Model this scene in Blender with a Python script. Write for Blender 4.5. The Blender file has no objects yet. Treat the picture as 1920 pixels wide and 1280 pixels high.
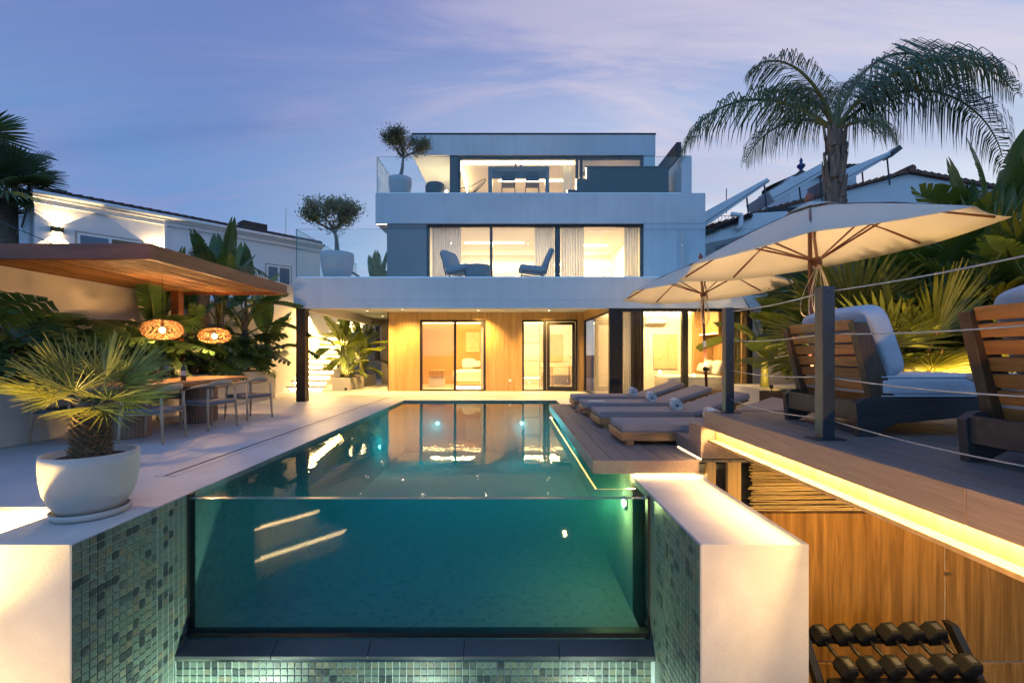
import bpy, math, random
from mathutils import Vector, Matrix, Euler
random.seed(7)
R = math.radians
SC = bpy.context.scene
COL = SC.collection

# ------------------------------------------------------------------ camera
F = 853.333
cam_d = bpy.data.cameras.new('camera')
cam_d.lens = 16.0; cam_d.sensor_width = 36.0; cam_d.sensor_fit = 'HORIZONTAL'
cam_d.shift_x = 3/1920; cam_d.shift_y = 24/1920
cam_d.clip_start = 0.05; cam_d.clip_end = 3000
cam = bpy.data.objects.new('camera', cam_d); COL.objects.link(cam)
cam.location = (0, 0, 1.2); cam.rotation_euler = (R(90), 0, 0)
SC.camera = cam

# ------------------------------------------------------------------ dusk sky
world = bpy.data.worlds.new('World'); SC.world = world
world.use_nodes = True
wn = world.node_tree.nodes; wl = world.node_tree.links
wn.clear()
w_out = wn.new('ShaderNodeOutputWorld'); w_bg = wn.new('ShaderNodeBackground')
wl.new(w_bg.outputs[0], w_out.inputs[0])
w_tc = wn.new('ShaderNodeTexCoord')
w_sep = wn.new('ShaderNodeSeparateXYZ'); wl.new(w_tc.outputs['Generated'], w_sep.inputs[0])
def w_ramp(stops, fac):
    r = wn.new('ShaderNodeValToRGB'); e = r.color_ramp.elements
    e[0].position = stops[0][0]; e[0].color = (*stops[0][1], 1)
    e[1].position = stops[-1][0]; e[1].color = (*stops[-1][1], 1)
    for p, c in stops[1:-1]:
        k = e.new(p); k.color = (*c, 1)
    r.color_ramp.interpolation = 'EASE'
    wl.new(fac, r.inputs[0]); return r
def lin(r, g, b):
    f = lambda v: (v/255/12.92) if v/255 <= .04045 else ((v/255+.055)/1.055)**2.4
    return (f(r), f(g), f(b))
# cool side of the dome (away from the afterglow) and the afterglow side
cool = w_ramp([(0.0, lin(128,166,212)), (.12, lin(112,154,204)), (.30, lin(108,142,194)), (.5, lin(104,128,184)), (.75, lin(86,100,168)), (1, lin(74,90,156))], w_sep.outputs[2])
glow = w_ramp([(0.0, lin(232,230,228)), (.10, lin(224,232,236)), (.24, lin(206,216,230)), (.42, lin(172,186,218)), (.6, lin(138,152,200)), (.8, lin(104,116,180)), (1, lin(78,94,160))], w_sep.outputs[2])
# afterglow factor grows towards the right of the view (azimuth of the set sun)
dotn = wn.new('ShaderNodeVectorMath'); dotn.operation = 'DOT_PRODUCT'
gd = Vector((.62, .78, 0)).normalized(); dotn.inputs[1].default_value = gd
wl.new(w_tc.outputs['Generated'], dotn.inputs[0])
gm = wn.new('ShaderNodeMapRange'); gm.interpolation_type = 'SMOOTHSTEP'
gm.inputs[1].default_value = .22; gm.inputs[2].default_value = 1.0
wl.new(dotn.outputs['Value'], gm.inputs[0])
wmix = wn.new('ShaderNodeMixRGB'); wl.new(gm.outputs[0], wmix.inputs[0])
wl.new(cool.outputs[0], wmix.inputs[1]); wl.new(glow.outputs[0], wmix.inputs[2])
# streaked thin clouds: direction projected onto a flat layer
w_add = wn.new('ShaderNodeMath'); w_add.operation = 'ADD'; w_add.inputs[1].default_value = .22
wl.new(w_sep.outputs[2], w_add.inputs[0])
w_dx = wn.new('ShaderNodeMath'); w_dx.operation = 'DIVIDE'; wl.new(w_sep.outputs[0], w_dx.inputs[0]); wl.new(w_add.outputs[0], w_dx.inputs[1])
w_dy = wn.new('ShaderNodeMath'); w_dy.operation = 'DIVIDE'; wl.new(w_sep.outputs[1], w_dy.inputs[0]); wl.new(w_add.outputs[0], w_dy.inputs[1])
w_cmb = wn.new('ShaderNodeCombineXYZ'); wl.new(w_dx.outputs[0], w_cmb.inputs[0]); wl.new(w_dy.outputs[0], w_cmb.inputs[1])
w_map = wn.new('ShaderNodeMapping'); w_map.inputs['Rotation'].default_value = (0, 0, R(-18)); w_map.inputs['Scale'].default_value = (.60, 2.7, 1)
wl.new(w_cmb.outputs[0], w_map.inputs[0])
def w_noise(scale, det, rough, dist):
    n = wn.new('ShaderNodeTexNoise'); n.inputs['Scale'].default_value = scale; n.inputs['Detail'].default_value = det
    n.inputs['Roughness'].default_value = rough; n.inputs['Distortion'].default_value = dist
    wl.new(w_map.outputs[0], n.inputs['Vector']); return n
n1 = w_noise(1.3, 8, .62, .9); n2 = w_noise(.8, 5, .5, .3)
def w_range(src, a, b, c=0, d=1):
    m = wn.new('ShaderNodeMapRange'); m.interpolation_type = 'SMOOTHSTEP'
    m.inputs[1].default_value = a; m.inputs[2].default_value = b; m.inputs[3].default_value = c; m.inputs[4].default_value = d
    wl.new(src, m.inputs[0]); return m
c1 = w_range(n1.outputs[0], .42, .68, 0, .66)
pink = wn.new('ShaderNodeMixRGB'); wl.new(c1.outputs[0], pink.inputs[0]); wl.new(wmix.outputs[0], pink.inputs[1])
cc = wn.new('ShaderNodeMixRGB'); wl.new(gm.outputs[0], cc.inputs[0])
cc.inputs[1].default_value = (*lin(134,142,190), 1); cc.inputs[2].default_value = (*lin(218,206,216), 1)
wl.new(cc.outputs[0], pink.inputs[2])
c2 = w_range(n2.outputs[0], .47, .68, 0, .42)
dk = wn.new('ShaderNodeMixRGB'); dk.blend_type = 'MULTIPLY'; wl.new(c2.outputs[0], dk.inputs[0]); wl.new(pink.outputs[0], dk.inputs[1])
dk.inputs[2].default_value = (*lin(200,206,228), 1)
wl.new(dk.outputs[0], w_bg.inputs[0]); w_bg.inputs[1].default_value = 1.0

# the sun has set: a very soft, broad skylight from the open sky behind the camera
sun_d = bpy.data.lights.new('sun', 'SUN'); sun_d.energy = 0.95; sun_d.angle = R(110); sun_d.color = (.20, .60, 1)
sun = bpy.data.objects.new('sun', sun_d); COL.objects.link(sun)
sun.rotation_euler = (R(50), 0, R(-12))

SC.view_settings.view_transform = 'Standard'; SC.view_settings.look = 'None'
SC.view_settings.exposure = 0.22; SC.view_settings.gamma = 1.0
SC.render.engine = 'CYCLES'
cy = SC.cycles
cy.use_denoising = True
try: cy.denoiser = 'OPENIMAGEDENOISE'
except Exception: pass
cy.max_bounces = 8; cy.diffuse_bounces = 3; cy.glossy_bounces = 4; cy.transmission_bounces = 6; cy.transparent_max_bounces = 16; cy.volume_bounces = 1
cy.sample_clamp_indirect = 4.0; cy.caustics_reflective = False; cy.caustics_refractive = False
cy.use_light_tree = True
cy.use_adaptive_sampling = True; cy.adaptive_threshold = .02

# ------------------------------------------------------------------ helpers
def P(x, y, Y):
    """place of an image point at a given distance, used to set things out"""
    return Vector(((x-957)*Y/F, Y, 1.2-(y-664)*Y/F))

class MB:
    def __init__(s): s.v = []; s.f = []; s.m = []; s.mi = 0
    def add(s, vs, fs):
        b = len(s.v); s.v += [tuple(q) for q in vs]
        for f in fs: s.f.append(tuple(i+b for i in f)); s.m.append(s.mi)
        return s
    def box(s, x0, x1, y0, y1, z0, z1, M=None):
        vs = [(x0,y0,z0),(x1,y0,z0),(x1,y1,z0),(x0,y1,z0),(x0,y0,z1),(x1,y0,z1),(x1,y1,z1),(x0,y1,z1)]
        if M is not None: vs = [M @ Vector(q) for q in vs]
        return s.add(vs, [(0,3,2,1),(4,5,6,7),(0,1,5,4),(1,2,6,5),(2,3,7,6),(3,0,4,7)])
    def quad(s, *p): return s.add(p, [tuple(range(len(p)))])
    def prism(s, poly, axis, a, b):
        """extrude a 2D polygon along axis ('x','y','z') from a to b"""
        n = len(poly)
        def mk(p, t):
            return {'x': (t, p[0], p[1]), 'y': (p[0], t, p[1]), 'z': (p[0], p[1], t)}[axis]
        vs = [mk(p, a) for p in poly]+[mk(p, b) for p in poly]
        fs = [tuple(range(n))[::-1], tuple(range(n, 2*n))]+[(i, (i+1) % n, n+(i+1) % n, n+i) for i in range(n)]
        return s.add(vs, fs)
    def tube(s, pts, rad, n=8, cap=True):
        pts = [Vector(p) for p in pts]
        if not hasattr(rad, '__len__'): rad = [rad]*len(pts)
        vs = []; up = None
        for i, p in enumerate(pts):
            t = (pts[min(i+1, len(pts)-1)]-pts[max(i-1, 0)]).normalized()
            if up is None: up = t.orthogonal().normalized()
            else:
                up = up - t*up.dot(t)
                up = t.orthogonal().normalized() if up.length < 1e-6 else up.normalized()
            w = t.cross(up)
            for k in range(n):
                a = 2*math.pi*k/n
                vs.append(p+(up*math.cos(a)+w*math.sin(a))*rad[i])
        fs = []
        for i in range(len(pts)-1):
            for k in range(n):
                fs.append((i*n+k, i*n+(k+1) % n, (i+1)*n+(k+1) % n, (i+1)*n+k))
        if cap:
            fs.append(tuple(range(n))[::-1]); fs.append(tuple(range((len(pts)-1)*n, len(pts)*n)))
        return s.add(vs, fs)
    def lathe(s, prof, n=32, c=(0, 0, 0), ax=1.0, ay=1.0):
        vs = []
        for r, z in prof:
            for k in range(n):
                a = 2*math.pi*k/n
                vs.append((c[0]+r*math.cos(a)*ax, c[1]+r*math.sin(a)*ay, c[2]+z))
        fs = []
        for i in range(len(prof)-1):
            for k in range(n):
                fs.append((i*n+k, i*n+(k+1) % n, (i+1)*n+(k+1) % n, (i+1)*n+k))
        if prof[0][0] > 1e-5: fs.append(tuple(range(n))[::-1])
        if prof[-1][0] > 1e-5: fs.append(tuple(range((len(prof)-1)*n, len(prof)*n)))
        return s.add(vs, fs)
    def mesh(s, name, off=(0, 0, 0), smooth=False):
        me = bpy.data.meshes.new(name)
        ox, oy, oz = off
        me.from_pydata([(a-ox, b-oy, c-oz) for a, b, c in s.v], [], s.f)
        if any(s.m): me.polygons.foreach_set('material_index', s.m)
        if smooth: me.polygons.foreach_set('use_smooth', [True]*len(me.polygons))
        me.update(); return me

LK = 4.5   # all lamps are dimmed together
ORG = {}   # where each thing's own zero lies while it is being built
def link(o, parent=None):
    COL.objects.link(o)
    if parent is not None: o.parent = parent
    return o
def tag(o, label=None, cat=None, group=None, kind=None):
    if label: o['label'] = label
    if cat: o['category'] = cat
    if group: o['group'] = group
    if kind: o['kind'] = kind
    return o
def thing(name, label, cat, loc=(0, 0, 0), group=None):
    o = bpy.data.objects.new(name, None); o.empty_display_size = .1
    link(o); o.location = loc; ORG[o.name] = Vector(loc)
    return tag(o, label, cat, group)
def setmats(me, mat):
    for m in (mat if isinstance(mat, (list, tuple)) else [mat]): me.materials.append(m)
def part(name, mb, mat, parent, smooth=False, bevel=0, label=None):
    off = ORG[parent.name]
    me = mb.mesh(name, off, smooth); setmats(me, mat)
    o = bpy.data.objects.new(name, me); link(o, parent); ORG[o.name] = off
    if bevel: bev(o, bevel)
    if label: o['label'] = label
    return o
def single(name, mb, mat, label=None, cat=None, group=None, kind=None, smooth=False, bevel=0, loc=(0, 0, 0)):
    me = mb.mesh(name, loc, smooth); setmats(me, mat)
    o = bpy.data.objects.new(name, me); link(o); o.location = loc; ORG[o.name] = Vector(loc)
    if bevel: bev(o, bevel)
    return tag(o, label, cat, group, kind)
def bev(o, w, seg=2):
    b = o.modifiers.new('edge', 'BEVEL'); b.width = w; b.segments = seg; b.limit_method = 'ANGLE'; b.angle_limit = R(35)
def piece(name, me, parent, loc, rot=(0, 0, 0), scale=(1, 1, 1)):
    """one more piece that shares its mesh; loc in world units while building"""
    o = bpy.data.objects.new(name, me); link(o, parent)
    off = ORG[parent.name] if parent is not None else Vector((0, 0, 0))
    o.location = Vector(loc)-off; o.rotation_euler = rot; o.scale = scale
    return o
def dup(src, loc, rotz, label=None, group=None, cat=None):
    def rec(o, par):
        c = o.copy(); link(c, par)
        for ch in list(o.children): rec(ch, c)
        return c
    r = rec(src, None); r.location = loc; r.rotation_euler = (0, 0, rotz)
    if label: r['label'] = label
    if group: r['group'] = group
    return r
def lamp(kind, name, loc, power, color, rot=None, target=None, size=.1, size_y=None, spot=None, blend=.5, radius=.05, spread=None):
    d = bpy.data.lights.new(name, kind); d.energy = power*LK; d.color = color
    if kind == 'AREA':
        d.shape = 'RECTANGLE'; d.size = size; d.size_y = size_y or size
        if spread: d.spread = R(spread)
    elif kind == 'SPOT':
        d.spot_size = R(spot or 70); d.spot_blend = blend; d.shadow_soft_size = radius
    else: d.shadow_soft_size = radius
    o = bpy.data.objects.new(name, d); link(o); o.location = loc
    if target is not None:
        o.rotation_euler = (Vector(target)-Vector(loc)).to_track_quat('-Z', 'Y').to_euler()
    elif rot is not None: o.rotation_euler = rot
    return o

# ------------------------------------------------------------------ materials
def newmat(name):
    m = bpy.data.materials.new(name); m.use_nodes = True
    nt = m.node_tree; b = nt.nodes['Principled BSDF']; return m, nt, b
def nd(nt, t, **kw):
    n = nt.nodes.new(t)
    for k, v in kw.items(): n.inputs[k].default_value = v
    return n
def coords(nt, rnd=True, scale=(1, 1, 1), rot=(0, 0, 0), world=False):
    """object coordinates, shifted at random from piece to piece"""
    mp = nd(nt, 'ShaderNodeMapping'); mp.inputs['Scale'].default_value = scale; mp.inputs['Rotation'].default_value = rot
    if world:
        g = nt.nodes.new('ShaderNodeNewGeometry'); nt.links.new(g.outputs['Position'], mp.inputs[0]); return mp
    tc = nt.nodes.new('ShaderNodeTexCoord')
    if rnd:
        oi = nt.nodes.new('ShaderNodeObjectInfo')
        mu = nd(nt, 'ShaderNodeMath'); mu.operation = 'MULTIPLY'; mu.inputs[1].default_value = 37.0
        nt.links.new(oi.outputs['Random'], mu.inputs[0])
        ad = nd(nt, 'ShaderNodeVectorMath'); ad.operation = 'ADD'
        nt.links.new(tc.outputs['Object'], ad.inputs[0]); nt.links.new(mu.outputs[0], ad.inputs[1])
        nt.links.new(ad.outputs[0], mp.inputs[0])
    else: nt.links.new(tc.outputs['Object'], mp.inputs[0])
    return mp
def ramp(nt, fac, stops):
    r = nt.nodes.new('ShaderNodeValToRGB'); e = r.color_ramp.elements
    e[0].position, e[0].color = stops[0][0], (*stops[0][1], 1)
    e[1].position, e[1].color = stops[-1][0], (*stops[-1][1], 1)
    for p, c in stops[1:-1]: k = e.new(p); k.color = (*c, 1)
    nt.links.new(fac, r.inputs[0]); return r
def bump(nt, b, h, strength=.2, dist=.01):
    bp = nd(nt, 'ShaderNodeBump', Strength=strength, Distance=dist)
    nt.links.new(h, bp.inputs['Height']); nt.links.new(bp.outputs[0], b.inputs['Normal']); return bp
def noise(nt, mp, scale, det=4, rough=.55, dist=0):
    n = nd(nt, 'ShaderNodeTexNoise', Scale=scale, Detail=det, Roughness=rough, Distortion=dist)
    nt.links.new(mp.outputs[0], n.inputs['Vector']); return n
def tone(c, k): return tuple(min(1, a*k) for a in c)

def plaster(name, c, var=.10, sc=1.2, rough=.75, bs=.25, fine=60, pits=0, streak=0):
    m, nt, b = newmat(name); mp = coords(nt, False, world=True)
    n = noise(nt, mp, sc, 6, .6, .4); r = ramp(nt, n.outputs[0], [(.3, tone(c, 1-var)), (.7, tone(c, 1+var*.6))])
    f = noise(nt, mp, fine, 4, .6)
    nt.links.new(r.outputs[0], b.inputs['Base Color']); b.inputs['Roughness'].default_value = rough
    mx = nd(nt, 'ShaderNodeMath'); mx.operation = 'ADD'
    nt.links.new(f.outputs[0], mx.inputs[0]); nt.links.new(n.outputs[0], mx.inputs[1])
    bump(nt, b, mx.outputs[0], bs, .01)
    if streak:
        ms_ = coords(nt, False, (5, 5, .22), world=True); sn = noise(nt, ms_, 1.0, 5, .6, .3)
        sr = ramp(nt, sn.outputs[0], [(.42, (1, 1, 1)), (.68, (.84, .84, .83))])
        mk = nt.nodes.new('ShaderNodeMixRGB'); mk.blend_type = 'MULTIPLY'; mk.inputs[0].default_value = streak
        nt.links.new(r.outputs[0], mk.inputs[1]); nt.links.new(sr.outputs[0], mk.inputs[2]); nt.links.new(mk.outputs[0], b.inputs['Base Color'])
    if pits:
        pn = noise(nt, mp, 170, 3, .6); pm = noise(nt, mp, 3.5, 3, .5)
        pr = ramp(nt, pn.outputs[0], [(.30, (1, 1, 1)), (.36, (0, 0, 0))]); pq = ramp(nt, pm.outputs[0], [(.5, (0, 0, 0)), (.66, (1, 1, 1))])
        mu = nd(nt, 'ShaderNodeMath'); mu.operation = 'MULTIPLY'; nt.links.new(pr.outputs[0], mu.inputs[0]); nt.links.new(pq.outputs[0], mu.inputs[1])
        mi = nt.nodes.new('ShaderNodeMixRGB'); nt.links.new(mu.outputs[0], mi.inputs[0]); nt.links.new(r.outputs[0], mi.inputs[1]); mi.inputs[2].default_value = (*tone(c, .42), 1)
        nt.links.new(mi.outputs[0], b.inputs['Base Color'])
    return m
def wood(name, c1, c2, axis='x', sc=6, stretch=14, rough=.45, rnd=True, spread=.25, world=False, bs=.15):
    m, nt, b = newmat(name)
    s = {'x': (1/stretch, 1, 1), 'y': (1, 1/stretch, 1), 'z': (1, 1, 1/stretch)}[axis]
    mp = coords(nt, rnd and not world, s, world=world)
    n = noise(nt, mp, sc*3, 6, .6, 1.2); n2 = noise(nt, mp, sc*14, 3, .5, .3)
    r = ramp(nt, n.outputs[0], [(.28, c1), (.72, c2)])
    mi = nt.nodes.new('ShaderNodeMixRGB'); mi.blend_type = 'MULTIPLY'; mi.inputs[0].default_value = .5
    r2 = ramp(nt, n2.outputs[0], [(.3, (.62, .62, .62)), (.65, (1.1, 1.1, 1.1))])
    nt.links.new(r.outputs[0], mi.inputs[1]); nt.links.new(r2.outputs[0], mi.inputs[2])
    last = mi
    if rnd:
        oi = nt.nodes.new('ShaderNodeObjectInfo'); hs = nt.nodes.new('ShaderNodeHueSaturation')
        mr = nd(nt, 'ShaderNodeMapRange'); mr.inputs[3].default_value = 1-spread; mr.inputs[4].default_value = 1+spread
        nt.links.new(oi.outputs['Random'], mr.inputs[0]); nt.links.new(mr.outputs[0], hs.inputs['Value']); nt.links.new(mi.outputs[0], hs.inputs['Color']); last = hs
    nt.links.new(last.outputs[0], b.inputs['Base Color']); b.inputs['Roughness'].default_value = rough
    bump(nt, b, n2.outputs[0], bs, .004); return m
def simple(name, c, rough=.5, metal=0, var=.06, sc=8, bs=0, fine=120, spec=None):
    m, nt, b = newmat(name); mp = coords(nt, True)
    n = noise(nt, mp, sc, 4); r = ramp(nt, n.outputs[0], [(.3, tone(c, 1-var)), (.7, tone(c, 1+var))])
    nt.links.new(r.outputs[0], b.inputs['Base Color']); b.inputs['Roughness'].default_value = rough; b.inputs['Metallic'].default_value = metal
    if spec is not None: b.inputs['Specular IOR Level'].default_value = spec
    if bs:
        f = noise(nt, mp, fine, 3); bump(nt, b, f.outputs[0], bs, .004)
    return m
def fabric(name, c, sc=420, var=.08, bs=.25, trans=0):
    m, nt, b = newmat(name); mp = coords(nt, True)
    n = noise(nt, mp, 5, 4); r = ramp(nt, n.outputs[0], [(.3, tone(c, 1-var)), (.7, tone(c, 1+var))])
    nt.links.new(r.outputs[0], b.inputs['Base Color']); b.inputs['Roughness'].default_value = .9
    b.inputs['Specular IOR Level'].default_value = .2
    w = noise(nt, mp, 14, 3, .6); w2 = noise(nt, mp, sc, 2)
    mx = nd(nt, 'ShaderNodeMath'); mx.operation = 'MULTIPLY_ADD'; mx.inputs[1].default_value = .15
    nt.links.new(w2.outputs[0], mx.inputs[0]); nt.links.new(w.outputs[0], mx.inputs[2])
    bump(nt, b, mx.outputs[0], bs, .02)
    if trans:
        t = nd(nt, 'ShaderNodeBsdfTranslucent'); nt.links.new(r.outputs[0], t.inputs[0])
        ms = nd(nt, 'ShaderNodeMixShader'); ms.inputs[0].default_value = trans
        nt.links.new(b.outputs[0], ms.inputs[1]); nt.links.new(t.outputs[0], ms.inputs[2])
        nt.links.new(ms.outputs[0], nt.nodes['Material Output'].inputs[0])
    return m
def emit(name, c, s):
    m = bpy.data.materials.new(name); m.use_nodes = True; nt = m.node_tree; nt.nodes.clear()
    o = nt.nodes.new('ShaderNodeOutputMaterial'); e = nd(nt, 'ShaderNodeEmission', Strength=s*1.8); e.inputs[0].default_value = (*c, 1)
    nt.links.new(e.outputs[0], o.inputs[0]); return m
def leafmat(name, c1, c2, rough=.38, trans=.22):
    m, nt, b = newmat(name); mp = coords(nt, True)
    oi = nt.nodes.new('ShaderNodeObjectInfo'); n = noise(nt, mp, 6, 3)
    ad = nd(nt, 'ShaderNodeMath'); ad.operation = 'MULTIPLY_ADD'; ad.inputs[1].default_value = .6
    nt.links.new(oi.outputs['Random'], ad.inputs[0]); 
    sm = nd(nt, 'ShaderNodeMath'); sm.operation = 'MULTIPLY'; sm.inputs[1].default_value = .5; nt.links.new(n.outputs[0], sm.inputs[0]); nt.links.new(sm.outputs[0], ad.inputs[2])
    r = ramp(nt, ad.outputs[0], [(.15, c1), (.75, c2)])
    nt.links.new(r.outputs[0], b.inputs['Base Color']); b.inputs['Roughness'].default_value = rough
    t = nd(nt, 'ShaderNodeBsdfTranslucent'); 
    br = nt.nodes.new('ShaderNodeMixRGB'); br.blend_type = 'MULTIPLY'; br.inputs[0].default_value = 1; br.inputs[2].default_value = (1.6, 1.5, .6, 1)
    nt.links.new(r.outputs[0], br.inputs[1]); nt.links.new(br.outputs[0], t.inputs[0])
    ms = nd(nt, 'ShaderNodeMixShader'); ms.inputs[0].default_value = trans
    nt.links.new(b.outputs[0], ms.inputs[1]); nt.links.new(t.outputs[0], ms.inputs[2])
    nt.links.new(ms.outputs[0], nt.nodes['Material Output'].inputs[0]); return m
def glassmat(name, tint=(1, 1, 1), ior=1.45, rough=0.0, boost=0.0, bumpy=None):
    """thin sheet glass: clear straight through, mirror part by Fresnel"""
    m = bpy.data.materials.new(name); m.use_nodes = True; nt = m.node_tree; nt.nodes.clear()
    o = nt.nodes.new('ShaderNodeOutputMaterial'); t = nd(nt, 'ShaderNodeBsdfTransparent'); t.inputs[0].default_value = (*tint, 1)
    g = nd(nt, 'ShaderNodeBsdfGlossy'); g.inputs['Roughness'].default_value = rough
    fr = nd(nt, 'ShaderNodeFresnel', IOR=ior); mx = nd(nt, 'ShaderNodeMixShader')
    ad = nd(nt, 'ShaderNodeMath'); ad.operation = 'ADD'; ad.use_clamp = True; ad.inputs[1].default_value = boost
    # the same reflectance from both sides of the sheet
    geo = nt.nodes.new('ShaderNodeNewGeometry'); 
    iv = nd(nt, 'ShaderNodeMath'); iv.operation = 'DIVIDE'; iv.inputs[0].default_value = 1.0; iv.inputs[1].default_value = ior
    sw = nd(nt, 'ShaderNodeMix'); sw.data_type = 'FLOAT'; sw.inputs[2].default_value = ior
    nt.links.new(geo.outputs['Backfacing'], sw.inputs[0]); sw.inputs[3].default_value = 1/ior; nt.links.new(sw.outputs[0], fr.inputs['IOR'])
    nt.links.new(fr.outputs[0], ad.inputs[0]); nt.links.new(ad.outputs[0], mx.inputs[0])
    nt.links.new(t.outputs[0], mx.inputs[1]); nt.links.new(g.outputs[0], mx.inputs[2]); nt.links.new(mx.outputs[0], o.inputs[0])
    return m

WARM = (1.0, .60, .22); WARM2 = (1.0, .72, .42); AMBER = (1.0, .61, .17)
M = {}
M['render'] = plaster('render_white', (.58, .63, .665), .11, .55, .8, .15, 40, streak=.35)
M['render_pit'] = plaster('render_pitted', (.55, .53, .50), .16, 2.2, .85, .22, 45, pits=1)
M['micro'] = plaster('microcement', (.55, .555, .57), .18, 1.1, .5, .10, 30)
M['cream'] = plaster('cream_wall', (.66, .62, .55), .06, .8, .85, .15, 50)
M['greige'] = plaster('greige_wall', (.36, .33, .30), .10, 1.2, .8, .15, 40)
M['panel_grey'] = plaster('grey_cladding', (.21, .215, .225), .10, .8, .6, .1, 30)
M['room'] = plaster('room_paint', (.80, .75, .68), .03, .6, .9, .04, 60)
M['orange_wall'] = plaster('ochre_paint', (.52, .30, .12), .04, .6, .9, .04, 60)
M['oak'] = wood('oak_panel', (.42, .245, .085), (.58, .375, .155), 'z', 2.2, 22, .45, True, .06)
M['oak_in'] = wood('oak_inside', (.42, .25, .10), (.50, .31, .13), 'z', 2.4, 22, .45, False, world=True)
M['gymwood'] = wood('walnut_panel', (.15, .066, .011), (.46, .235, .060), 'z', 3.4, 18, .40, True, .10)
M['deckmat'] = wood('deck_board', (.155, .125, .112), (.22, .185, .165), 'y', 5, 16, .6, True, .12)
M['fascia'] = wood('deck_fascia', (.24, .165, .125), (.30, .21, .16), 'y', 5, 16, .6, True, .06)
M['pine'] = wood('stained_pine', (.11, .034, .014), (.21, .068, .026), 'y', 4, 12, .45, False, bs=.2)
M['pine_x'] = wood('stained_pine_x', (.13, .036, .016), (.24, .070, .028), 'x', 4, 12, .45, False, bs=.2)
M['teak'] = wood('teak', (.25, .115, .045), (.42, .21, .085), 'x', 5, 12, .45, True, .1)
M['ash'] = wood('pale_ash', (.40, .29, .19), (.54, .42, .29), 'z', 6, 10, .5, True, .06)
M['tablewood'] = wood('table_wood', (.36, .185, .09), (.48, .27, .14), 'y', 4, 14, .42, True, .06)
M['darkwood'] = wood('charred_wood', (.025, .023, .023), (.06, .052, .048), 'x', 5, 12, .55, True, .1)
M['slatwood'] = wood('aged_slat', (.23, .085, .020), (.50, .215, .055), 'y', 5, 10, .5, True, .16)
M['black'] = simple('black_metal', (.015, .015, .017), .4, .3)
M['anth'] = simple('anthracite_paint', (.045, .052, .062), .42, .2)
M['steel'] = simple('steel_cable', (.55, .55, .55), .32, .9, bs=.4, fine=300)
M['chrome'] = simple('chrome', (.6, .6, .6), .15, 1)
M['slate'] = plaster('wet_slate', (.045, .048, .055), .25, 3, .32, .2, 40)
M['grout'] = simple('grout', (.36, .40, .41), .8)
M['canvas'] = fabric('umbrella_canvas', (.76, .69, .58), 300, .03, .04, .25)
M['taupe'] = fabric('taupe_sunbrella', (.30, .265, .27), 350, .08, .35)
M['white_fab'] = fabric('white_cushion', (.50, .52, .57), 350, .05, .55)
M['towel'] = fabric('towel', (.60, .62, .65), 260, .06, .5)
M['rope'] = fabric('woven_rope', (.16, .165, .18), 200, .2, .6)
M['cord'] = simple('cotton_cord', (.62, .52, .38), .8)
M['linen'] = fabric('bed_linen', (.76, .72, .64), 300, .04, .2)
M['sheer'] = fabric('sheer_curtain', (.92, .92, .92), 300, .02, .05, .80)
M['brown_cur'] = fabric('brown_curtain', (.20, .135, .085), 300, .08, .1, .1)
M['olive_cur'] = fabric('olive_curtain', (.34, .30, .14), 300, .08, .1, .2)
M['pot'] = plaster('concrete_pot', (.56, .51, .46), .08, 4, .7, .12, 60)
M['potblue'] = plaster('pale_pot', (.46, .47, .49), .06, 4, .7, .1, 60)
M['soil'] = simple('soil', (.035, .027, .02), .95, 0, .5, 30, 1, 60)
M['leaf'] = leafmat('leaf_deep', (.026, .065, .022), (.070, .140, .040))
M['leaf_b'] = leafmat('leaf_banana', (.045, .085, .018), (.115, .155, .035), .35, .3)
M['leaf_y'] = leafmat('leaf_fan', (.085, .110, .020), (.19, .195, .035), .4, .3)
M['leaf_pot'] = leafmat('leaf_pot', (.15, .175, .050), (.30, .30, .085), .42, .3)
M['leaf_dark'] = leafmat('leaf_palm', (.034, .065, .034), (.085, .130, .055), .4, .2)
M['leaf_olive'] = leafmat('leaf_olive', (.085, .105, .060), (.20, .225, .145), .5, .25)
M['bark'] = simple('bark', (.12, .085, .06), .9, 0, .4, 14, 1, 30)
M['bark_grey'] = wood('bark_grey', (.07, .058, .05), (.26, .22, .19), 'z', 3, 7, .9, False, bs=1.0)
M['stem'] = simple('leaf_stalk', (.12, .13, .04), .5, 0, .2)
M['stem_brown'] = simple('dry_stalk', (.24, .13, .06), .7, 0, .3)
M['rooftile'] = simple('clay_tile', (.17, .075, .05), .8, 0, .4, 5, .4, 40)
M['rooftile_d'] = simple('dark_tile', (.06, .045, .04), .8, 0, .4, 5, .4, 40)
M['housewhite'] = plaster('lime_wash', (.68, .68, .69), .05, 1, .85, .3, 25)
M['white_paint'] = simple('white_paint', (.72, .72, .72), .4)
M['glass'] = glassmat('window_glass', (.975, .985, .98), 1.45, 0, .02)
M['balglass'] = glassmat('balustrade_glass', (.95, .985, .98), 1.33, 0, .015)
M['poolglass'] = glassmat('pool_glass', (.93, .985, .97), 1.35, 0.02, .0)
M['drinkglass'] = glassmat('drinking_glass', (.94, .95, .95), 1.5, 0, .06)
M['edgeglass'] = simple('glass_edge', (.08, .22, .21), .2)
M['rose'] = simple('rose_wine', (.75, .18, .05), .1)
M['redwine'] = simple('red_wine', (.05, .004, .008), .1)
M['led'] = emit('led_warm', (1, .66, .26), 7)
M['led_hi'] = emit('led_warm_bright', (1, .70, .32), 14)
M['led_soft'] = emit('led_soft', (1, .78, .48), 4)
M['bulb'] = emit('bulb', (1, .62, .24), 26)
M['spotlens'] = emit('spot_lens', (1, .80, .52), 10)
M['pool_lens'] = emit('pool_lens', (.65, 1, .95), 5)
M['greyfab'] = fabric('slate_cushion', (.26, .29, .33), 350, .06, .15)
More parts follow.
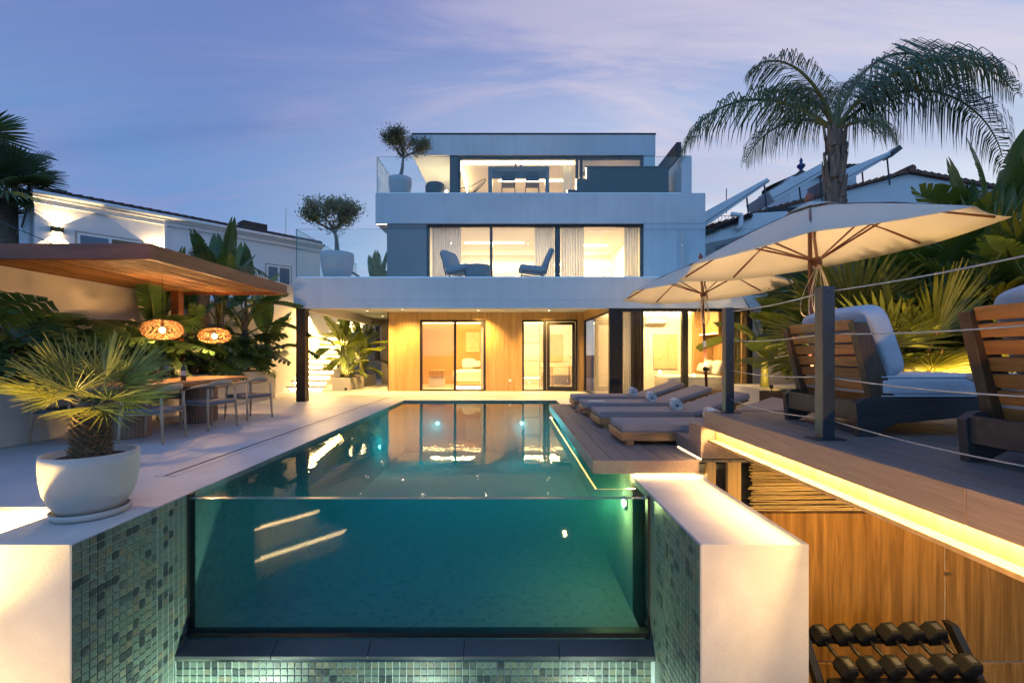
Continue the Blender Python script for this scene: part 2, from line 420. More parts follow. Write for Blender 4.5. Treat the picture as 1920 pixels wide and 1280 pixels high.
M['greypot'] = plaster('slate_pot', (.16, .18, .20), .08, 4, .7, .1, 60)
# mosaic: loose pieces take one tone each, the far basin gets the same mosaic as a fine pattern
def tilemat():
    m, nt, b = newmat('mosaic_tile'); mp = coords(nt, True)
    oi = nt.nodes.new('ShaderNodeObjectInfo')
    r = ramp(nt, oi.outputs['Random'], [(0, (.026, .034, .034)), (.13, (.036, .048, .045)), (.2, (.080, .110, .090)), (.5, (.105, .135, .108)), (.72, (.088, .120, .105)), (.80, (.130, .142, .100)), (.9, (.115, .108, .078)), (1, (.07, .088, .078))])
    r.color_ramp.interpolation = 'LINEAR'
    n = noise(nt, mp, 35, 5, .65, .6); r2 = ramp(nt, n.outputs[0], [(.3, (.65, .66, .66)), (.55, (1, 1, 1)), (.72, (1.35, 1.25, 1.05))])
    mi = nt.nodes.new('ShaderNodeMixRGB'); mi.blend_type = 'MULTIPLY'; mi.inputs[0].default_value = .85
    nt.links.new(r.outputs[0], mi.inputs[1]); nt.links.new(r2.outputs[0], mi.inputs[2]); nt.links.new(mi.outputs[0], b.inputs['Base Color'])
    b.inputs['Roughness'].default_value = .32; bump(nt, b, n.outputs[0], .12, .004); return m
def basinmat(name, ax):
    m, nt, b = newmat(name); g = nt.nodes.new('ShaderNodeNewGeometry'); sp = nt.nodes.new('ShaderNodeSeparateXYZ'); nt.links.new(g.outputs['Position'], sp.inputs[0])
    cb = nt.nodes.new('ShaderNodeCombineXYZ'); nt.links.new(sp.outputs[ax[0]], cb.inputs[0]); nt.links.new(sp.outputs[ax[1]], cb.inputs[1])
    fl = nd(nt, 'ShaderNodeVectorMath'); fl.operation = 'SCALE'; fl.inputs['Scale'].default_value = 1/.0578; nt.links.new(cb.outputs[0], fl.inputs[0])
    f2 = nd(nt, 'ShaderNodeVectorMath'); f2.operation = 'FLOOR'; nt.links.new(fl.outputs[0], f2.inputs[0])
    wn_ = nt.nodes.new('ShaderNodeTexWhiteNoise'); nt.links.new(f2.outputs[0], wn_.inputs[0])
    r = ramp(nt, wn_.outputs['Value'], [(0, (.125, .195, .18)), (.10, (.135, .205, .19)), (.2, (.15, .225, .205)), (.6, (.17, .25, .22)), (.85, (.18, .25, .205)), (1, (.155, .21, .175))])
    fr = nd(nt, 'ShaderNodeVectorMath'); fr.operation = 'FRACTION'; nt.links.new(fl.outputs[0], fr.inputs[0])
    s2 = nt.nodes.new('ShaderNodeSeparateXYZ'); nt.links.new(fr.outputs[0], s2.inputs[0])
    mn = nd(nt, 'ShaderNodeMath'); mn.operation = 'MINIMUM'; nt.links.new(s2.outputs[0], mn.inputs[0]); nt.links.new(s2.outputs[1], mn.inputs[1])
    lt = nd(nt, 'ShaderNodeMath'); lt.operation = 'LESS_THAN'; lt.inputs[1].default_value = .075; nt.links.new(mn.outputs[0], lt.inputs[0])
    mi = nt.nodes.new('ShaderNodeMixRGB'); nt.links.new(lt.outputs[0], mi.inputs[0]); nt.links.new(r.outputs[0], mi.inputs[1]); mi.inputs[2].default_value = (.19, .26, .24, 1)
    nt.links.new(mi.outputs[0], b.inputs['Base Color']); b.inputs['Roughness'].default_value = .9; b.inputs['Specular IOR Level'].default_value = .05; return m
M['tile'] = tilemat()
M['basin_x'] = basinmat('basin_side', (1, 2)); M['basin_y'] = basinmat('basin_end', (0, 2)); M['basin_z'] = basinmat('basin_floor', (0, 1))

# ------------------------------------------------------------------ ground and terrace
PX0, PX1 = -2.781, 1.2066      # pool sides
PF, PG, PE = 2.876, 3.942, 11.9  # front of the side walls, glass, far end
GZ = -2.3
mb = MB(); mb.quad((-900, -900, GZ), (900, -900, GZ), (900, 1500, GZ), (-900, 1500, GZ))
single('ground', mb, simple('garden_ground', (.10, .09, .075), .9, 0, .3, .4), kind='structure')
mb = MB()
mb.box(-7.2, PX0, 3.58, 23, -.055, 0); mb.box(PX0, PX1, PE, 23, -.055, -.0005); mb.box(PX1, 1.95, 4.5, 5.0, -.055, -.0012); mb.box(PX1, 9.5, 5.0, 23, -.055, -.001)
single('terrace', mb, M['micro'], kind='structure')
mb = MB(); mb.box(-12, PX0-.25, 3.68, 23, GZ, -.06); mb.box(PX1+.25, 9.5, 5.2, 23, GZ, -.06); mb.box(PX0-.25, PX1+.25, PE+.25, 23, GZ, -.06)
single('terrace_base', mb, M['cream'], kind='structure')
# slot drain along the coping
mb = MB(); mb.box(-3.425, -3.40, 4.5, 12.7, -.03, .0035)
single('drain_slot', mb, simple('drain_shadow', (.03, .03, .03), .8), 'narrow dark slot drain line running along the pool paving', 'drain')
mb = MB(); mb.box(-3.50, -3.30, 4.47, 4.478, 0, .003)
mb.box(-3.302, -3.298, 4.47, 12.7, 0, .0025)
single('paving_joint', mb, simple('joint_line', (.22, .21, .2), .8), kind='structure')

# ------------------------------------------------------------------ pool side walls with mosaic pieces
T = .0578
def tile_mesh(ax):
    h = (T-.0045)/2; d = .0055; mb = MB(); e = h-.003
    if ax == 'x+': vs = [(0,-h,-h),(0,h,-h),(0,h,h),(0,-h,h),(d,-e,-e),(d,e,-e),(d,e,e),(d,-e,e)]
    if ax == 'x-': vs = [(0,h,-h),(0,-h,-h),(0,-h,h),(0,h,h),(-d,e,-e),(-d,-e,-e),(-d,-e,e),(-d,e,e)]
    if ax == 'y-': vs = [(-h,0,-h),(h,0,-h),(h,0,h),(-h,0,h),(-e,-d,-e),(e,-d,-e),(e,-d,e),(-e,-d,e)]
    mb.add(vs, [(4,5,6,7),(0,1,5,4),(1,2,6,5),(2,3,7,6),(3,0,4,7)])
    me = mb.mesh('tile'); me.materials.append(M['tile']); return me
def side_wall(name, label, x0, x1, face, ax, ytop):
    t = thing(name, label, 'wall', ((x0+x1)/2, PF, GZ))
    mb = MB(); mb.box(x0, x1, PF, ytop, GZ, 0); part('wall_core', mb, M['render_pit'], t, bevel=.004)
    sgn = 1 if ax == 'x+' else -1
    mb = MB(); a, b_ = sorted((face, face+sgn*.006)); mb.box(a, b_, PF+.002, PG-.02, -1.9, -.006); part('grout_bed', mb, M['grout'], t)
    me = tile_mesh(ax); sx = face+sgn*.0065
    st = MB(); n = 0
    ncol = int((PG-.02-PF)/T)
    for c in range(ncol):
        for r in range(30):
            y = PF+.002+T*(c+.5); z = -.006-T*(r+.5)
            if c < 12 and r < 25:
                o = piece('tile', me, t, (sx, y, z)); n += 1
                o.rotation_euler = (random.uniform(-.004, .004), random.uniform(-.01, .01), random.uniform(-.012, .012))
            else:
                b0 = len(st.v); h = T/2-.0025
                q = [(sx+sgn*.004, y-h, z-h), (sx+sgn*.004, y+h, z-h), (sx+sgn*.004, y+h, z+h), (sx+sgn*.004, y-h, z+h)]
                st.quad(*(q if sgn > 0 else q[::-1]))
    o = part('far_tiles', st, M['basin_far'], t); o['kind'] = 'stuff'
    return t
def basinfar():
    m, nt, b = newmat('mosaic_far'); g = nt.nodes.new('ShaderNodeNewGeometry')
    r = ramp(nt, g.outputs['Random Per Island'], [(0, (.026, .034, .034)), (.13, (.036, .048, .045)), (.2, (.080, .110, .090)), (.5, (.105, .135, .108)), (.72, (.088, .120, .105)), (.80, (.130, .142, .100)), (.9, (.115, .108, .078)), (1, (.07, .088, .078))])
    nt.links.new(r.outputs[0], b.inputs['Base Color']); b.inputs['Roughness'].default_value = .32; return m
M['basin_far'] = basinfar()
side_wall('pool_side_wall', 'rendered pool end wall under the potted palm, green mosaic on its pool side', -3.43, PX0, PX0, 'x+', 3.58)
side_wall('pool_side_wall', 'warmly lit rendered pool end wall in front of the deck, green mosaic on its pool side', PX1, 1.887, PX1, 'x-', 4.5)
# coping strip edge between terrace and water on the left, wall core under it
mb = MB(); mb.box(-3.43, PX0, 3.58, 3.68, GZ, -.056); single('coping_base', mb, M['cream'], kind='structure')

# pool basin
mb = MB()
mb.mi = 0; mb.quad((PX0+.0, PG-.02, -.045), (PX0, PE, -.045), (PX0, PE, -1.35), (PX0, PG-.02, -1.35)); mb.quad((PX1, PE, -.045), (PX1, PG, -.045), (PX1, PG, -1.35), (PX1, PE, -1.35))
mb.mi = 1; mb.quad((PX0, PE, -.02), (PX1, PE, -.02), (PX1, PE, -1.35), (PX0, PE, -1.35))
mb.mi = 2; mb.quad((PX0, PG, -1.35), (PX1, PG, -1.35), (PX1, PE, -1.35), (PX0, PE, -1.35))
single('pool_basin', mb, [M['basin_x'], M['basin_y'], M['basin_z']], kind='structure')
# mosaic band at the water line, tile by tile on the long left side
mb = MB(); 
mb.box(PX0-.002, PX0+.004, PG, PE, -.07, -.004); single('waterline_band', mb, M['basin_x'], kind='structure')
mb = MB(); mb.box(PX1-.004, PX1+.002, PG, PE, -.07, -.004); single('waterline_band', mb, M['basin_x'], kind='structure')
mb = MB(); mb.box(PX0, PX1, PE-.004, PE+.002, -.07, -.004); single('waterline_band', mb, M['basin_y'], kind='structure')

# water body: closed box, clear straight through with a Fresnel mirror, tinted by its depth
def watermat(WTOP=-.06):
    m = bpy.data.materials.new('pool_water'); m.use_nodes = True; nt = m.node_tree; nt.nodes.clear()
    o = nt.nodes.new('ShaderNodeOutputMaterial'); t = nd(nt, 'ShaderNodeBsdfTransparent'); t.inputs[0].default_value = (1, 1, 1, 1)
    g = nd(nt, 'ShaderNodeBsdfGlossy'); g.inputs['Roughness'].default_value = .012
    fr = nd(nt, 'ShaderNodeFresnel', IOR=1.33); mx = nd(nt, 'ShaderNodeMixShader')
    mp = coords(nt, False, (1, .55, 1), world=True); n = noise(nt, mp, 3.2, 3, .5, .4); n2 = noise(nt, mp, 16, 2, .5)
    ad = nd(nt, 'ShaderNodeMath'); ad.operation = 'MULTIPLY_ADD'; ad.inputs[1].default_value = .12
    nt.links.new(n2.outputs[0], ad.inputs[0]); nt.links.new(n.outputs[0], ad.inputs[2])
    bp = nd(nt, 'ShaderNodeBump', Strength=.055, Distance=.05); nt.links.new(ad.outputs[0], bp.inputs['Height'])
    nt.links.new(bp.outputs[0], g.inputs['Normal']); nt.links.new(bp.outputs[0], fr.inputs['Normal'])
    ge = nt.nodes.new('ShaderNodeNewGeometry'); sz = nt.nodes.new('ShaderNodeSeparateXYZ'); nt.links.new(ge.outputs['True Normal'], sz.inputs[0])
    az = nd(nt, 'ShaderNodeMath'); az.operation = 'ABSOLUTE'; nt.links.new(sz.outputs[2], az.inputs[0])
    sp_ = nt.nodes.new('ShaderNodeSeparateXYZ'); nt.links.new(ge.outputs['Position'], sp_.inputs[0])
    hi = nd(nt, 'ShaderNodeMath'); hi.operation = 'GREATER_THAN'; hi.inputs[1].default_value = WTOP; nt.links.new(sp_.outputs[2], hi.inputs[0])
    m1 = nd(nt, 'ShaderNodeMath'); m1.operation = 'MULTIPLY'; nt.links.new(az.outputs[0], m1.inputs[0]); nt.links.new(hi.outputs[0], m1.inputs[1])
    m2 = nd(nt, 'ShaderNodeMath'); m2.operation = 'MULTIPLY'; nt.links.new(m1.outputs[0], m2.inputs[0]); nt.links.new(fr.outputs[0], m2.inputs[1])
    nt.links.new(m2.outputs[0], mx.inputs[0]); nt.links.new(t.outputs[0], mx.inputs[1]); nt.links.new(g.outputs[0], mx.inputs[2]); nt.links.new(mx.outputs[0], o.inputs[0])
    ab = nd(nt, 'ShaderNodeVolumeAbsorption', Density=.52); ab.inputs[0].default_value = (.01, .75, .82, 1)
    sc_ = nd(nt, 'ShaderNodeVolumeScatter', Density=.10); sc_.inputs[0].default_value = (.15, .9, 1, 1)
    av = nt.nodes.new('ShaderNodeAddShader'); nt.links.new(ab.outputs[0], av.inputs[0]); nt.links.new(sc_.outputs[0], av.inputs[1])
    nt.links.new(av.outputs[0], o.inputs['Volume']); return m
M['water'] = watermat(); M['water_low'] = watermat(-1.77)
WZ = -.048
mb = MB(); mb.box(PX0+.006, PX1-.006, PG+.03, PE-.006, -1.345, WZ)
single('pool_water', mb, M['water'], kind='structure')

# acrylic front pane, its frame, the overflow ledge and the tiled catch wall
t = thing('pool_window', 'large clear pane closing the front end of the pool', 'pool window', (-.79, PG, -1.2))
mb = MB(); mb.box(PX0+.03, PX1-.03, PG-.035, PG+.025, -1.175, -.042); part('pane', mb, M['poolglass'], t)
mb = MB(); mb.box(PX0+.007, PX0+.03, PG-.045, PG+.028, -1.2, 0.0); part('frame', mb, M['black'], t)
mb = MB(); mb.box(PX1-.03, PX1-.007, PG-.045, PG+.028, -1.2, -.03); part('frame', mb, M['black'], t)
mb = MB(); mb.box(PX0+.03, PX1-.03, PG-.06, PG+.028, -1.215, -1.176); part('frame', mb, M['black'], t)
mb = MB(); mb.box(PX0+.03, PX1-.03, PG-.034, PG+.024, -.0418, -.0400); part('top_edge', mb, M['edgeglass'], t)
LY = 3.755
t = thing('overflow_ledge', 'dark wet slate ledge below the pool window with tiled face', 'ledge', (-.79, LY, GZ))
nslab = 5; w = (PX1-PX0-.014)/nslab
for i in range(nslab):
    a = PX0+.007+i*w; mb = MB()
    mb.add([(a+.002, LY, -1.29), (a+w-.002, LY, -1.29), (a+w-.002, PG-.06, -1.225), (a+.002, PG-.06, -1.225), (a+.002, LY, -1.315), (a+w-.002, LY, -1.315), (a+w-.002, PG-.06, -1.29), (a+.002, PG-.06, -1.29)],
           [(0,1,2,3), (4,7,6,5), (0,4,5,1), (1,5,6,2), (2,6,7,3), (3,7,4,0)])
    part('slab', mb, M['slate'], t, bevel=.003)
mb = MB(); mb.box(PX0+.007, PX1-.007, LY+.012, PG+.03, GZ, -1.316); part('wall_core', mb, M['grout'], t)
mb = MB(); mb.box(PX0+.01, PX1-.01, LY+.004, LY+.012, -1.335, -1.3165); part('trim', mb, M['chrome'], t)
me = tile_mesh('y-')
for c in range(68):
    for r in range(4):
        piece('tile', me, t, (PX0+.014+T*(c+.5), LY+.0115, -1.337-T*(r+.5)))
# catch basin below, with shallow water
mb = MB(); mb.box(PX0, PX1, 1.2, LY, -2.2, -1.75)
single('catch_basin_water', mb, M['water_low'], kind='structure')
mb = MB(); mb.mi = 0; mb.quad((PX0, 1.2, -2.21), (PX1, 1.2, -2.21), (PX1, LY, -2.21), (PX0, LY, -2.21)); mb.mi = 0
single('catch_basin_floor', mb, M['basin_z'], kind='structure')
for i, (x, p) in enumerate(((-2.35, 10), (-.8, 5), (.75, 6))):
    k = thing('basin_light', ['small underwater lamp at the left end of the catch basin', 'small underwater lamp in the middle of the catch basin', 'small underwater lamp at the right end of the catch basin'][i], 'pool light', (x, 3.3, -2.2))
    mb = MB(); mb.lathe([(.05, 0), (.06, .03), (.045, .04)], 16, (x, 3.3, -2.205)); part('housing', mb, M['chrome'], k)
    mb = MB(); mb.lathe([(.042, 0), (.03, .006), (0, .008)], 16, (x, 3.3, -2.164)); part('lens', mb, M['pool_lens'], k)
    lamp('SPOT', 'basin_light_beam', (x, 3.28, -2.14), p*5.0, (.85, 1, .74), target=(x, 3.72, -1.4), spot=120, blend=.8, radius=.04)
# underwater lamps in the pool
def pool_lamp(x, y, z, nx, ny, power, label, col=(.24, .95, .95), throw=False):
    k = thing('pool_lamp', label, 'pool light', (x, y, z), 'underwater pool lamps')
    ang = math.atan2(ny, nx); Mx = Matrix.Translation((x, y, z)) @ Matrix.Rotation(ang, 4, 'Z') @ Matrix.Rotation(R(90), 4, 'Y')
    mb = MB(); mb.lathe([(.07, 0), (.075, .012), (.06, .02)], 20); mb.v = [tuple(Mx @ Vector(q)) for q in mb.v]; part('housing', mb, M['chrome'], k)
    mb = MB(); mb.lathe([(.058, .015), (.04, .026), (0, .03)], 20); mb.v = [tuple(Mx @ Vector(q)) for q in mb.v]; part('lens', mb, M['pool_lens'], k)
    if throw: lamp('SPOT', 'pool_lamp_beam', (x+nx*.05, y+ny*.05, z), power, col, target=(x+nx*4, y+ny*4, z-.35), spot=88, blend=1.0, radius=.05)
    else: lamp('POINT', 'pool_lamp_beam', (x+nx*.14, y+ny*.14, z), power*.62, col, radius=.07)
pool_lamp(PX0+.008, 9.6, -.75, 1, 0, 3.5, 'underwater lamp on the left pool wall near the house end')
pool_lamp(PX1-.008, 4.75, -.35, -1, 0, 6, 'underwater lamp on the right pool wall under the deck corner', (1, 1, .35))
pool_lamp(-1.9, PE-.012, -.6, 0, -1, 95, 'underwater lamp in the far pool wall, left of its middle', throw=True)  # both end-wall lamps are added for an even glow in the water
pool_lamp(.3, PE-.012, -.6, 0, -1, 95, 'underwater lamp in the far pool wall, right of its middle', throw=True)
pool_lamp(PX1-.008, 8.6, -.45, -1, 0, 5, 'underwater lamp on the right pool wall under the loungers', (.7, 1, .8))

# ------------------------------------------------------------------ light well left of the potted palm
mb = MB(); mb.box(-12, -3.43, 3.60, 3.625, -.075, -.056)
single('well_led', mb, M['led_hi'], 'glowing warm strip under the paving edge left of the potted palm', 'strip light')
lamp('AREA', 'well_led_light', (-5.2, 3.40, -.12), 30, WARM, target=(-5.2, 3.75, -.75), size=3.2, size_y=.06)
mb = MB(); mb.box(-3.75, -3.52, 1.95, 2.25, GZ, -2.12)
single('ground_spot', mb, M['anth'], 'low box spotlight on the ground left of the near pool wall', 'spotlight', bevel=.01)
lamp('SPOT', 'ground_spot_beam', (-3.75, 1.9, -1.75), 42, WARM, target=(-3.35, 3.0, -.7), spot=110, blend=.9, radius=.12)
mb = MB(); mb.box(.75, .95, .62, .82, GZ, -2.12)  # box and beam added to warm the right pool wall
single('ground_spot', mb, M['anth'], 'low box spotlight on the ground before the right pool wall', 'spotlight', bevel=.01)
lamp('SPOT', 'ground_spot_beam', (.85, .75, -1.6), 12, (1, .56, .20), target=(1.65, 2.95, -.4), spot=95, blend=.9, radius=.02)

# lit garden steps behind the viewpoint (seen mirrored in the pool window)
t = thing('garden_steps', 'broad pale garden steps with glowing strips below their nosings, mirrored in the pool window', 'steps', (-3.2, .2, GZ))
for k, (a, b, z, w) in enumerate(((Vector((-3.15, -.75, 0)), Vector((-5.6, 2.2, 0)), -2.10, .9), (Vector((-3.75, -.95, 0)), Vector((-6.2, 2.0, 0)), -1.80, 1.4))):
    d = (b-a).normalized(); n = Vector((d.y, -d.x, 0)); n = n if n.x < 0 else -n; q = [a, b, b+n*w, a+n*w]
    mb = MB(); mb.add([p+Vector((0, 0, GZ+.001)) for p in q]+[p+Vector((0, 0, z)) for p in q], [(0,3,2,1),(4,5,6,7),(0,1,5,4),(1,2,6,5),(2,3,7,6),(3,0,4,7)])
    part('step', mb, M['cream'], t, bevel=.01)
    mb = MB(); mb.tube([a-n*.03+Vector((0, 0, z-.04)), b-n*.03+Vector((0, 0, z-.04))], .022, 6); part('strip_light', mb, M['led_hi'], t)
    c_ = (a+b)/2-n*.22+Vector((0, 0, z-.02)); q_ = c_+n*.22-Vector((0, 0, .30)); o_ = lamp('AREA', 'step_wash', c_, 4.5, WARM, target=q_, size=.05, size_y=.05)
    o_.data.size = 3.4; o_.data.size_y = .05; o_.rotation_euler = Matrix(((d.x, (q_-c_).normalized().cross(d).x*-1, -(q_-c_).normalized().x), (d.y, (q_-c_).normalized().cross(d).y*-1, -(q_-c_).normalized().y), (d.z, (q_-c_).normalized().cross(d).z*-1, -(q_-c_).normalized().z))).to_euler()
lamp('SPOT', 'palm_uplight_beam', (-4.0, 2.45, -.75), 110, (1, .66, .20), target=(-3.2, 3.4, .9), spot=80, blend=.8, radius=.06)  # spot and its stake added to light the palm leaves
mb = MB(); mb.tube([(-4.0, 2.40, GZ), (-4.0, 2.40, -.86)], .02, 8); mb.tube([(-4.03, 2.38, -.88), (-4.0, 2.43, -.79)], [.05, .06], 14); single('palm_uplight', mb, M['black'], 'small black stake spotlight below the potted palm', 'spotlight')

mb = MB(); mb.tube([(.95, .80, GZ), (.95, .80, -.42)], .018, 8); mb.tube([(.94, .79, -.42), (.97, .83, -.33)], [.05, .055], 14); single('stake_lamp', mb, M['black'], 'tall black stake lamp near the viewpoint aimed at the terrace edge', 'spotlight')
lamp('SPOT', 'stake_lamp_beam', (.98, .85, -.29), 30, (1, .56, .22), target=(1.95, 2.6, .50), spot=85, blend=.9, radius=.03)  # lamp and stake added to warm the terrace fascia
# ------------------------------------------------------------------ the villa
villa = thing('villa', 'white three-storey flat-roofed villa with lit rooms at the end of the pool', 'house', (0, 14.6, 0))
Y1, Y2, Y4, YW = 11.45, 14.6, 17.0, 14.84
def vbox(name, x0, x1, y0, y1, z0, z1, mat, bevel=.006, parent=None):
    mb = MB(); mb.box(x0, x1, y0, y1, z0, z1); return part(name, mb, mat, parent or villa, bevel=bevel)
vbox('balcony_slab', -5.46, 6.35, Y1, 18.4, 2.572, 3.13, M['render'])
vbox('slab_fascia', -5.46, 6.35, Y1+.002, 11.8, 2.36, 2.571, M['render'], 0)
vbox('edge_beam', -5.458, -5.2, 11.801, 18.4, 2.33, 2.571, M['cream'], 0)
vbox('terrace_slab', -4.33, 6.26, Y2, 24, 5.39, 6.37, M['render'])
vbox('parapet', 5.49, 5.82, Y2+.003, 18.5, 6.372, 7.57, M['render'])
vbox('roof', -3.67, 5.42, Y4, 24.5, 8.63, 9.40, M['render'])
vbox('roof_edge', -3.69, 5.44, Y4-.02, 24.5, 9.402, 9.45, M['black'], 0)
vbox('column', -5.42, -5.19, 11.5, 11.73, 0, 2.358, M['black'])
# ground floor oak cladding, one panel at a time, round the two door openings
def oak(x0, x1, z0, z1, y=YW, d=.18): 
    mb = MB(); mb.box(x0+.002, x1-.002, y, y+d, z0+.002, z1-.002); return part('cladding_panel', mb, M['oak'], villa, bevel=.003)
vbox('corner_trim', -4.0, -3.975, YW-.01, 18.3, 0, 2.57, M['black'], 0)
for a, b in ((-3.975, -3.76), (-3.76, -2.955), (-.805, -.2), (-.2, .385), (2.175, 2.40)): oak(a, b, 0, 2.57)
oak(-2.955, -.805, 2.32, 2.57); oak(.385, 2.175, 2.32, 2.57)
def frame(name, x0, x1, z0, z1, y, w=.06, d=.08, mull=(), panes=True, mat=None, glass=None, transom=(), parent=None):
    """frame in the XZ plane; each pane a sub-part"""
    mb = MB(); mb.box(x0, x0+w, y, y+d, z0, z1); mb.box(x1-w, x1, y, y+d, z0, z1)
    mb.box(x0+w, x1-w, y, y+d, z1-w, z1); mb.box(x0+w, x1-w, y, y+d, z0, z0+w*.6)
    for m in mull: mb.box(m-w*.5, m+w*.5, y+.001, y+d-.001, z0+w*.6, z1-w)
    for tz in transom: mb.box(x0+w, x1-w, y+.01, y+.03, tz-.008, tz+.008)
    fo = part(name, mb, mat or M['black'], parent or villa)
    xs = [x0+w]+list(mull)+[x1-w]
    if panes:
        for i in range(len(xs)-1):
            if panes is True or panes[i]:
                a = xs[i]+(w*.5 if i else 0); b = xs[i+1]-(w*.5 if i < len(xs)-2 else 0)
                pm = MB(); pm.box(a, b, y+d*.4, y+d*.4+.012, z0+w*.6, z1-w); part('pane', pm, glass or M['glass'], fo)
    return fo
frame('window', -2.955, -.805, 0.003, 2.318, YW+.02, .075, .1, (-1.81,), (1, 0))
frame('window', .385, 1.13, 0.003, 2.318, YW+.02, .06, .1)
frame('door_frame', 1.13, 2.175, 0.003, 2.318, YW+.021, .05, .1, panes=False)
# door leaf standing slightly ajar
leaf = thing('glass_door', 'black framed glass door standing slightly ajar in the oak facade', 'door', (1.19, YW+.05, 0))
def leafpart(name, mb, mat, par=None): return part(name, mb, mat, par or leaf)
ox, oy = 1.19, YW+.05
mb = MB()
mb.box(ox, ox+.1, oy, oy+.06, .03, 2.25); mb.box(ox+.82, ox+.92, oy, oy+.06, .03, 2.25); mb.box(ox+.1, ox+.82, oy, oy+.06, 2.15, 2.25); mb.box(ox+.1, ox+.82, oy, oy+.06, .03, .15)
leafpart('leaf_frame', mb, M['black'])
mb = MB(); mb.box(ox+.1, ox+.82, oy+.02, oy+.032, .15, 2.15); leafpart('pane', mb, M['glass'])
mb = MB(); mb.tube([(ox+.87, oy, 1.1), (ox+.87, oy-.05, 1.1), (ox+.75, oy-.055, 1.1)], .011, 8); leafpart('handle', mb, M['black'])
leaf.rotation_euler = (0, 0, R(-9))
# glass bay on the right
A, B = Vector((2.43, YW, 0)), Vector((2.53, 11.52, 0))
def vert_panel(name, a, b, z0, z1, th, mat, parent):
    n = (b-a).normalized(); q = Vector((-n.y, n.x, 0))*th/2; mb = MB()
    mb.add([a-q+Vector((0,0,z0)), b-q+Vector((0,0,z0)), b+q+Vector((0,0,z0)), a+q+Vector((0,0,z0)), a-q+Vector((0,0,z1)), b-q+Vector((0,0,z1)), b+q+Vector((0,0,z1)), a+q+Vector((0,0,z1))],
           [(0,3,2,1),(4,5,6,7),(0,1,5,4),(1,2,6,5),(2,3,7,6),(3,0,4,7)]); return part(name, mb, mat, parent)
sf = vert_panel('bay_side_sill', A, B, 0.003, .05, .08, M['black'], villa)
vert_panel('bay_side_head', A, B, 2.26, 2.3, .08, M['black'], villa)
vert_panel('bay_side_lintel', A, B, 2.302, 2.57, .10, M['oak'], villa)
vert_panel('pane', A, B-Vector((0,.05,0)), .051, 2.259, .012, M['glass'], sf)
vert_panel('bay_side_post', A+Vector((0,-.02,0)), A+Vector((.002,-.07,0)), .051, 2.259, .06, M['black'], villa)
vbox('corner_post', 2.50, 2.76, 11.47, 11.62, 0.002, 2.358, M['black'])
frame('window', 2.762, 6.12, 0.003, 2.355, 11.5, .075, .12, (4.38, 4.46))
vbox('side_wall', 6.122, 9.4, 11.5, 11.75, 0.001, 2.358, M['greige'], 0)
# first floor
vbox('side_panel', -3.97, -2.70, Y2+.03, 14.85, 3.131, 5.388, M['panel_grey'])
vbox('side_panel_return', -3.97, -3.8, 14.852, 23, 3.131, 5.388, M['greige'], 0)
vbox('facade_wall', 4.285, 6.258, Y2+.01, 14.85, 3.131, 5.388, M['render'], 0)
vbox('flank_wall', 6.0, 6.258, 14.852, 24, 2.6, 5.388, M['render'], 0)
frame('window', -2.70, 4.285, 3.131, 5.386, Y2+.06, .09, .12, (-.62, 1.48, 1.56))
# second floor
frame('window', -1.98, 4.99, 6.372, 8.628, Y4+.08, .1, .14, (2.50, 2.66))
vbox('facade_column', -2.27, -1.981, Y4+.03, 17.35, 6.371, 8.628, M['anth'], 0)
vbox('facade_wall', 4.991, 5.41, Y4+.02, 17.3, 6.371, 8.629, M['render'], 0)
# interiors
def room(x0, x1, y0, y1, z0, z1, wallm, floorm, backm=None, ceil=None):
    mb = MB(); t = .04
    mb.mi = 0; mb.box(x0-t, x0, y0, y1+t, z0, z1); mb.box(x1, x1+t, y0, y1+t, z0, z1)
    mb.mi = 1; mb.box(x0, x1, y1, y1+t, z0, z1)
    mb.mi = 2; mb.box(x0-t, x1+t, y0, y1+t, z0-.03, z0+.004)
    mb.mi = 3; mb.box(x0-t, x1+t, y0, y1+t, z1, z1+.03)
    return part('interior_wall', mb, [wallm, backm or wallm, floorm, ceil or wallm], villa)
floorm = simple('pale_floor', (.55, .50, .43), .35)
room(-3.9, -.25, 15.05, 18.2, .003, 2.5, M['room'], floorm, M['orange_wall'])
room(-.15, 2.40, 15.05, 18.2, .003, 2.5, M['room'], floorm)
mb = MB(); mb.box(2.6, 6.05, 11.7, 13.9, 0.001, .006); part('bay_floor', mb, floorm, villa)
mb = MB(); mb.box(6.0, 6.1, 11.7, 13.9, .006, 2.5); part('interior_wall', mb, M['oak_in'], villa)
mb = MB(); mb.box(2.56, 5.999, 13.70, 13.85, .007, 2.5); part('interior_wall', mb, M['room'], villa)
mb = MB(); mb.box(2.56, 6.0, 11.82, 13.9, 2.50, 2.56); part('bay_ceiling', mb, M['room'], villa)
mb = MB(); mb.box(5.45, 5.99, 13.5, 13.69, .01, 2.49); part('wardrobe', mb, M['oak_in'], villa, bevel=.004)
mb = MB(); mb.box(5.62, 5.99, 12.3, 13.49, 1.75, 2.49); part('wall_cabinet', mb, M['oak_in'], villa, bevel=.004)
room(-2.65, 4.25, 14.9, 19.2, 3.14, 5.38, M['room'], floorm)
mb = MB(); mb.box(1.45, 1.60, 16.6, 19.19, 3.15, 5.37); part('interior_wall', mb, M['room'], villa)
room(-1.95, 4.95, 17.4, 22, 6.38, 8.62, M['room'], floorm)
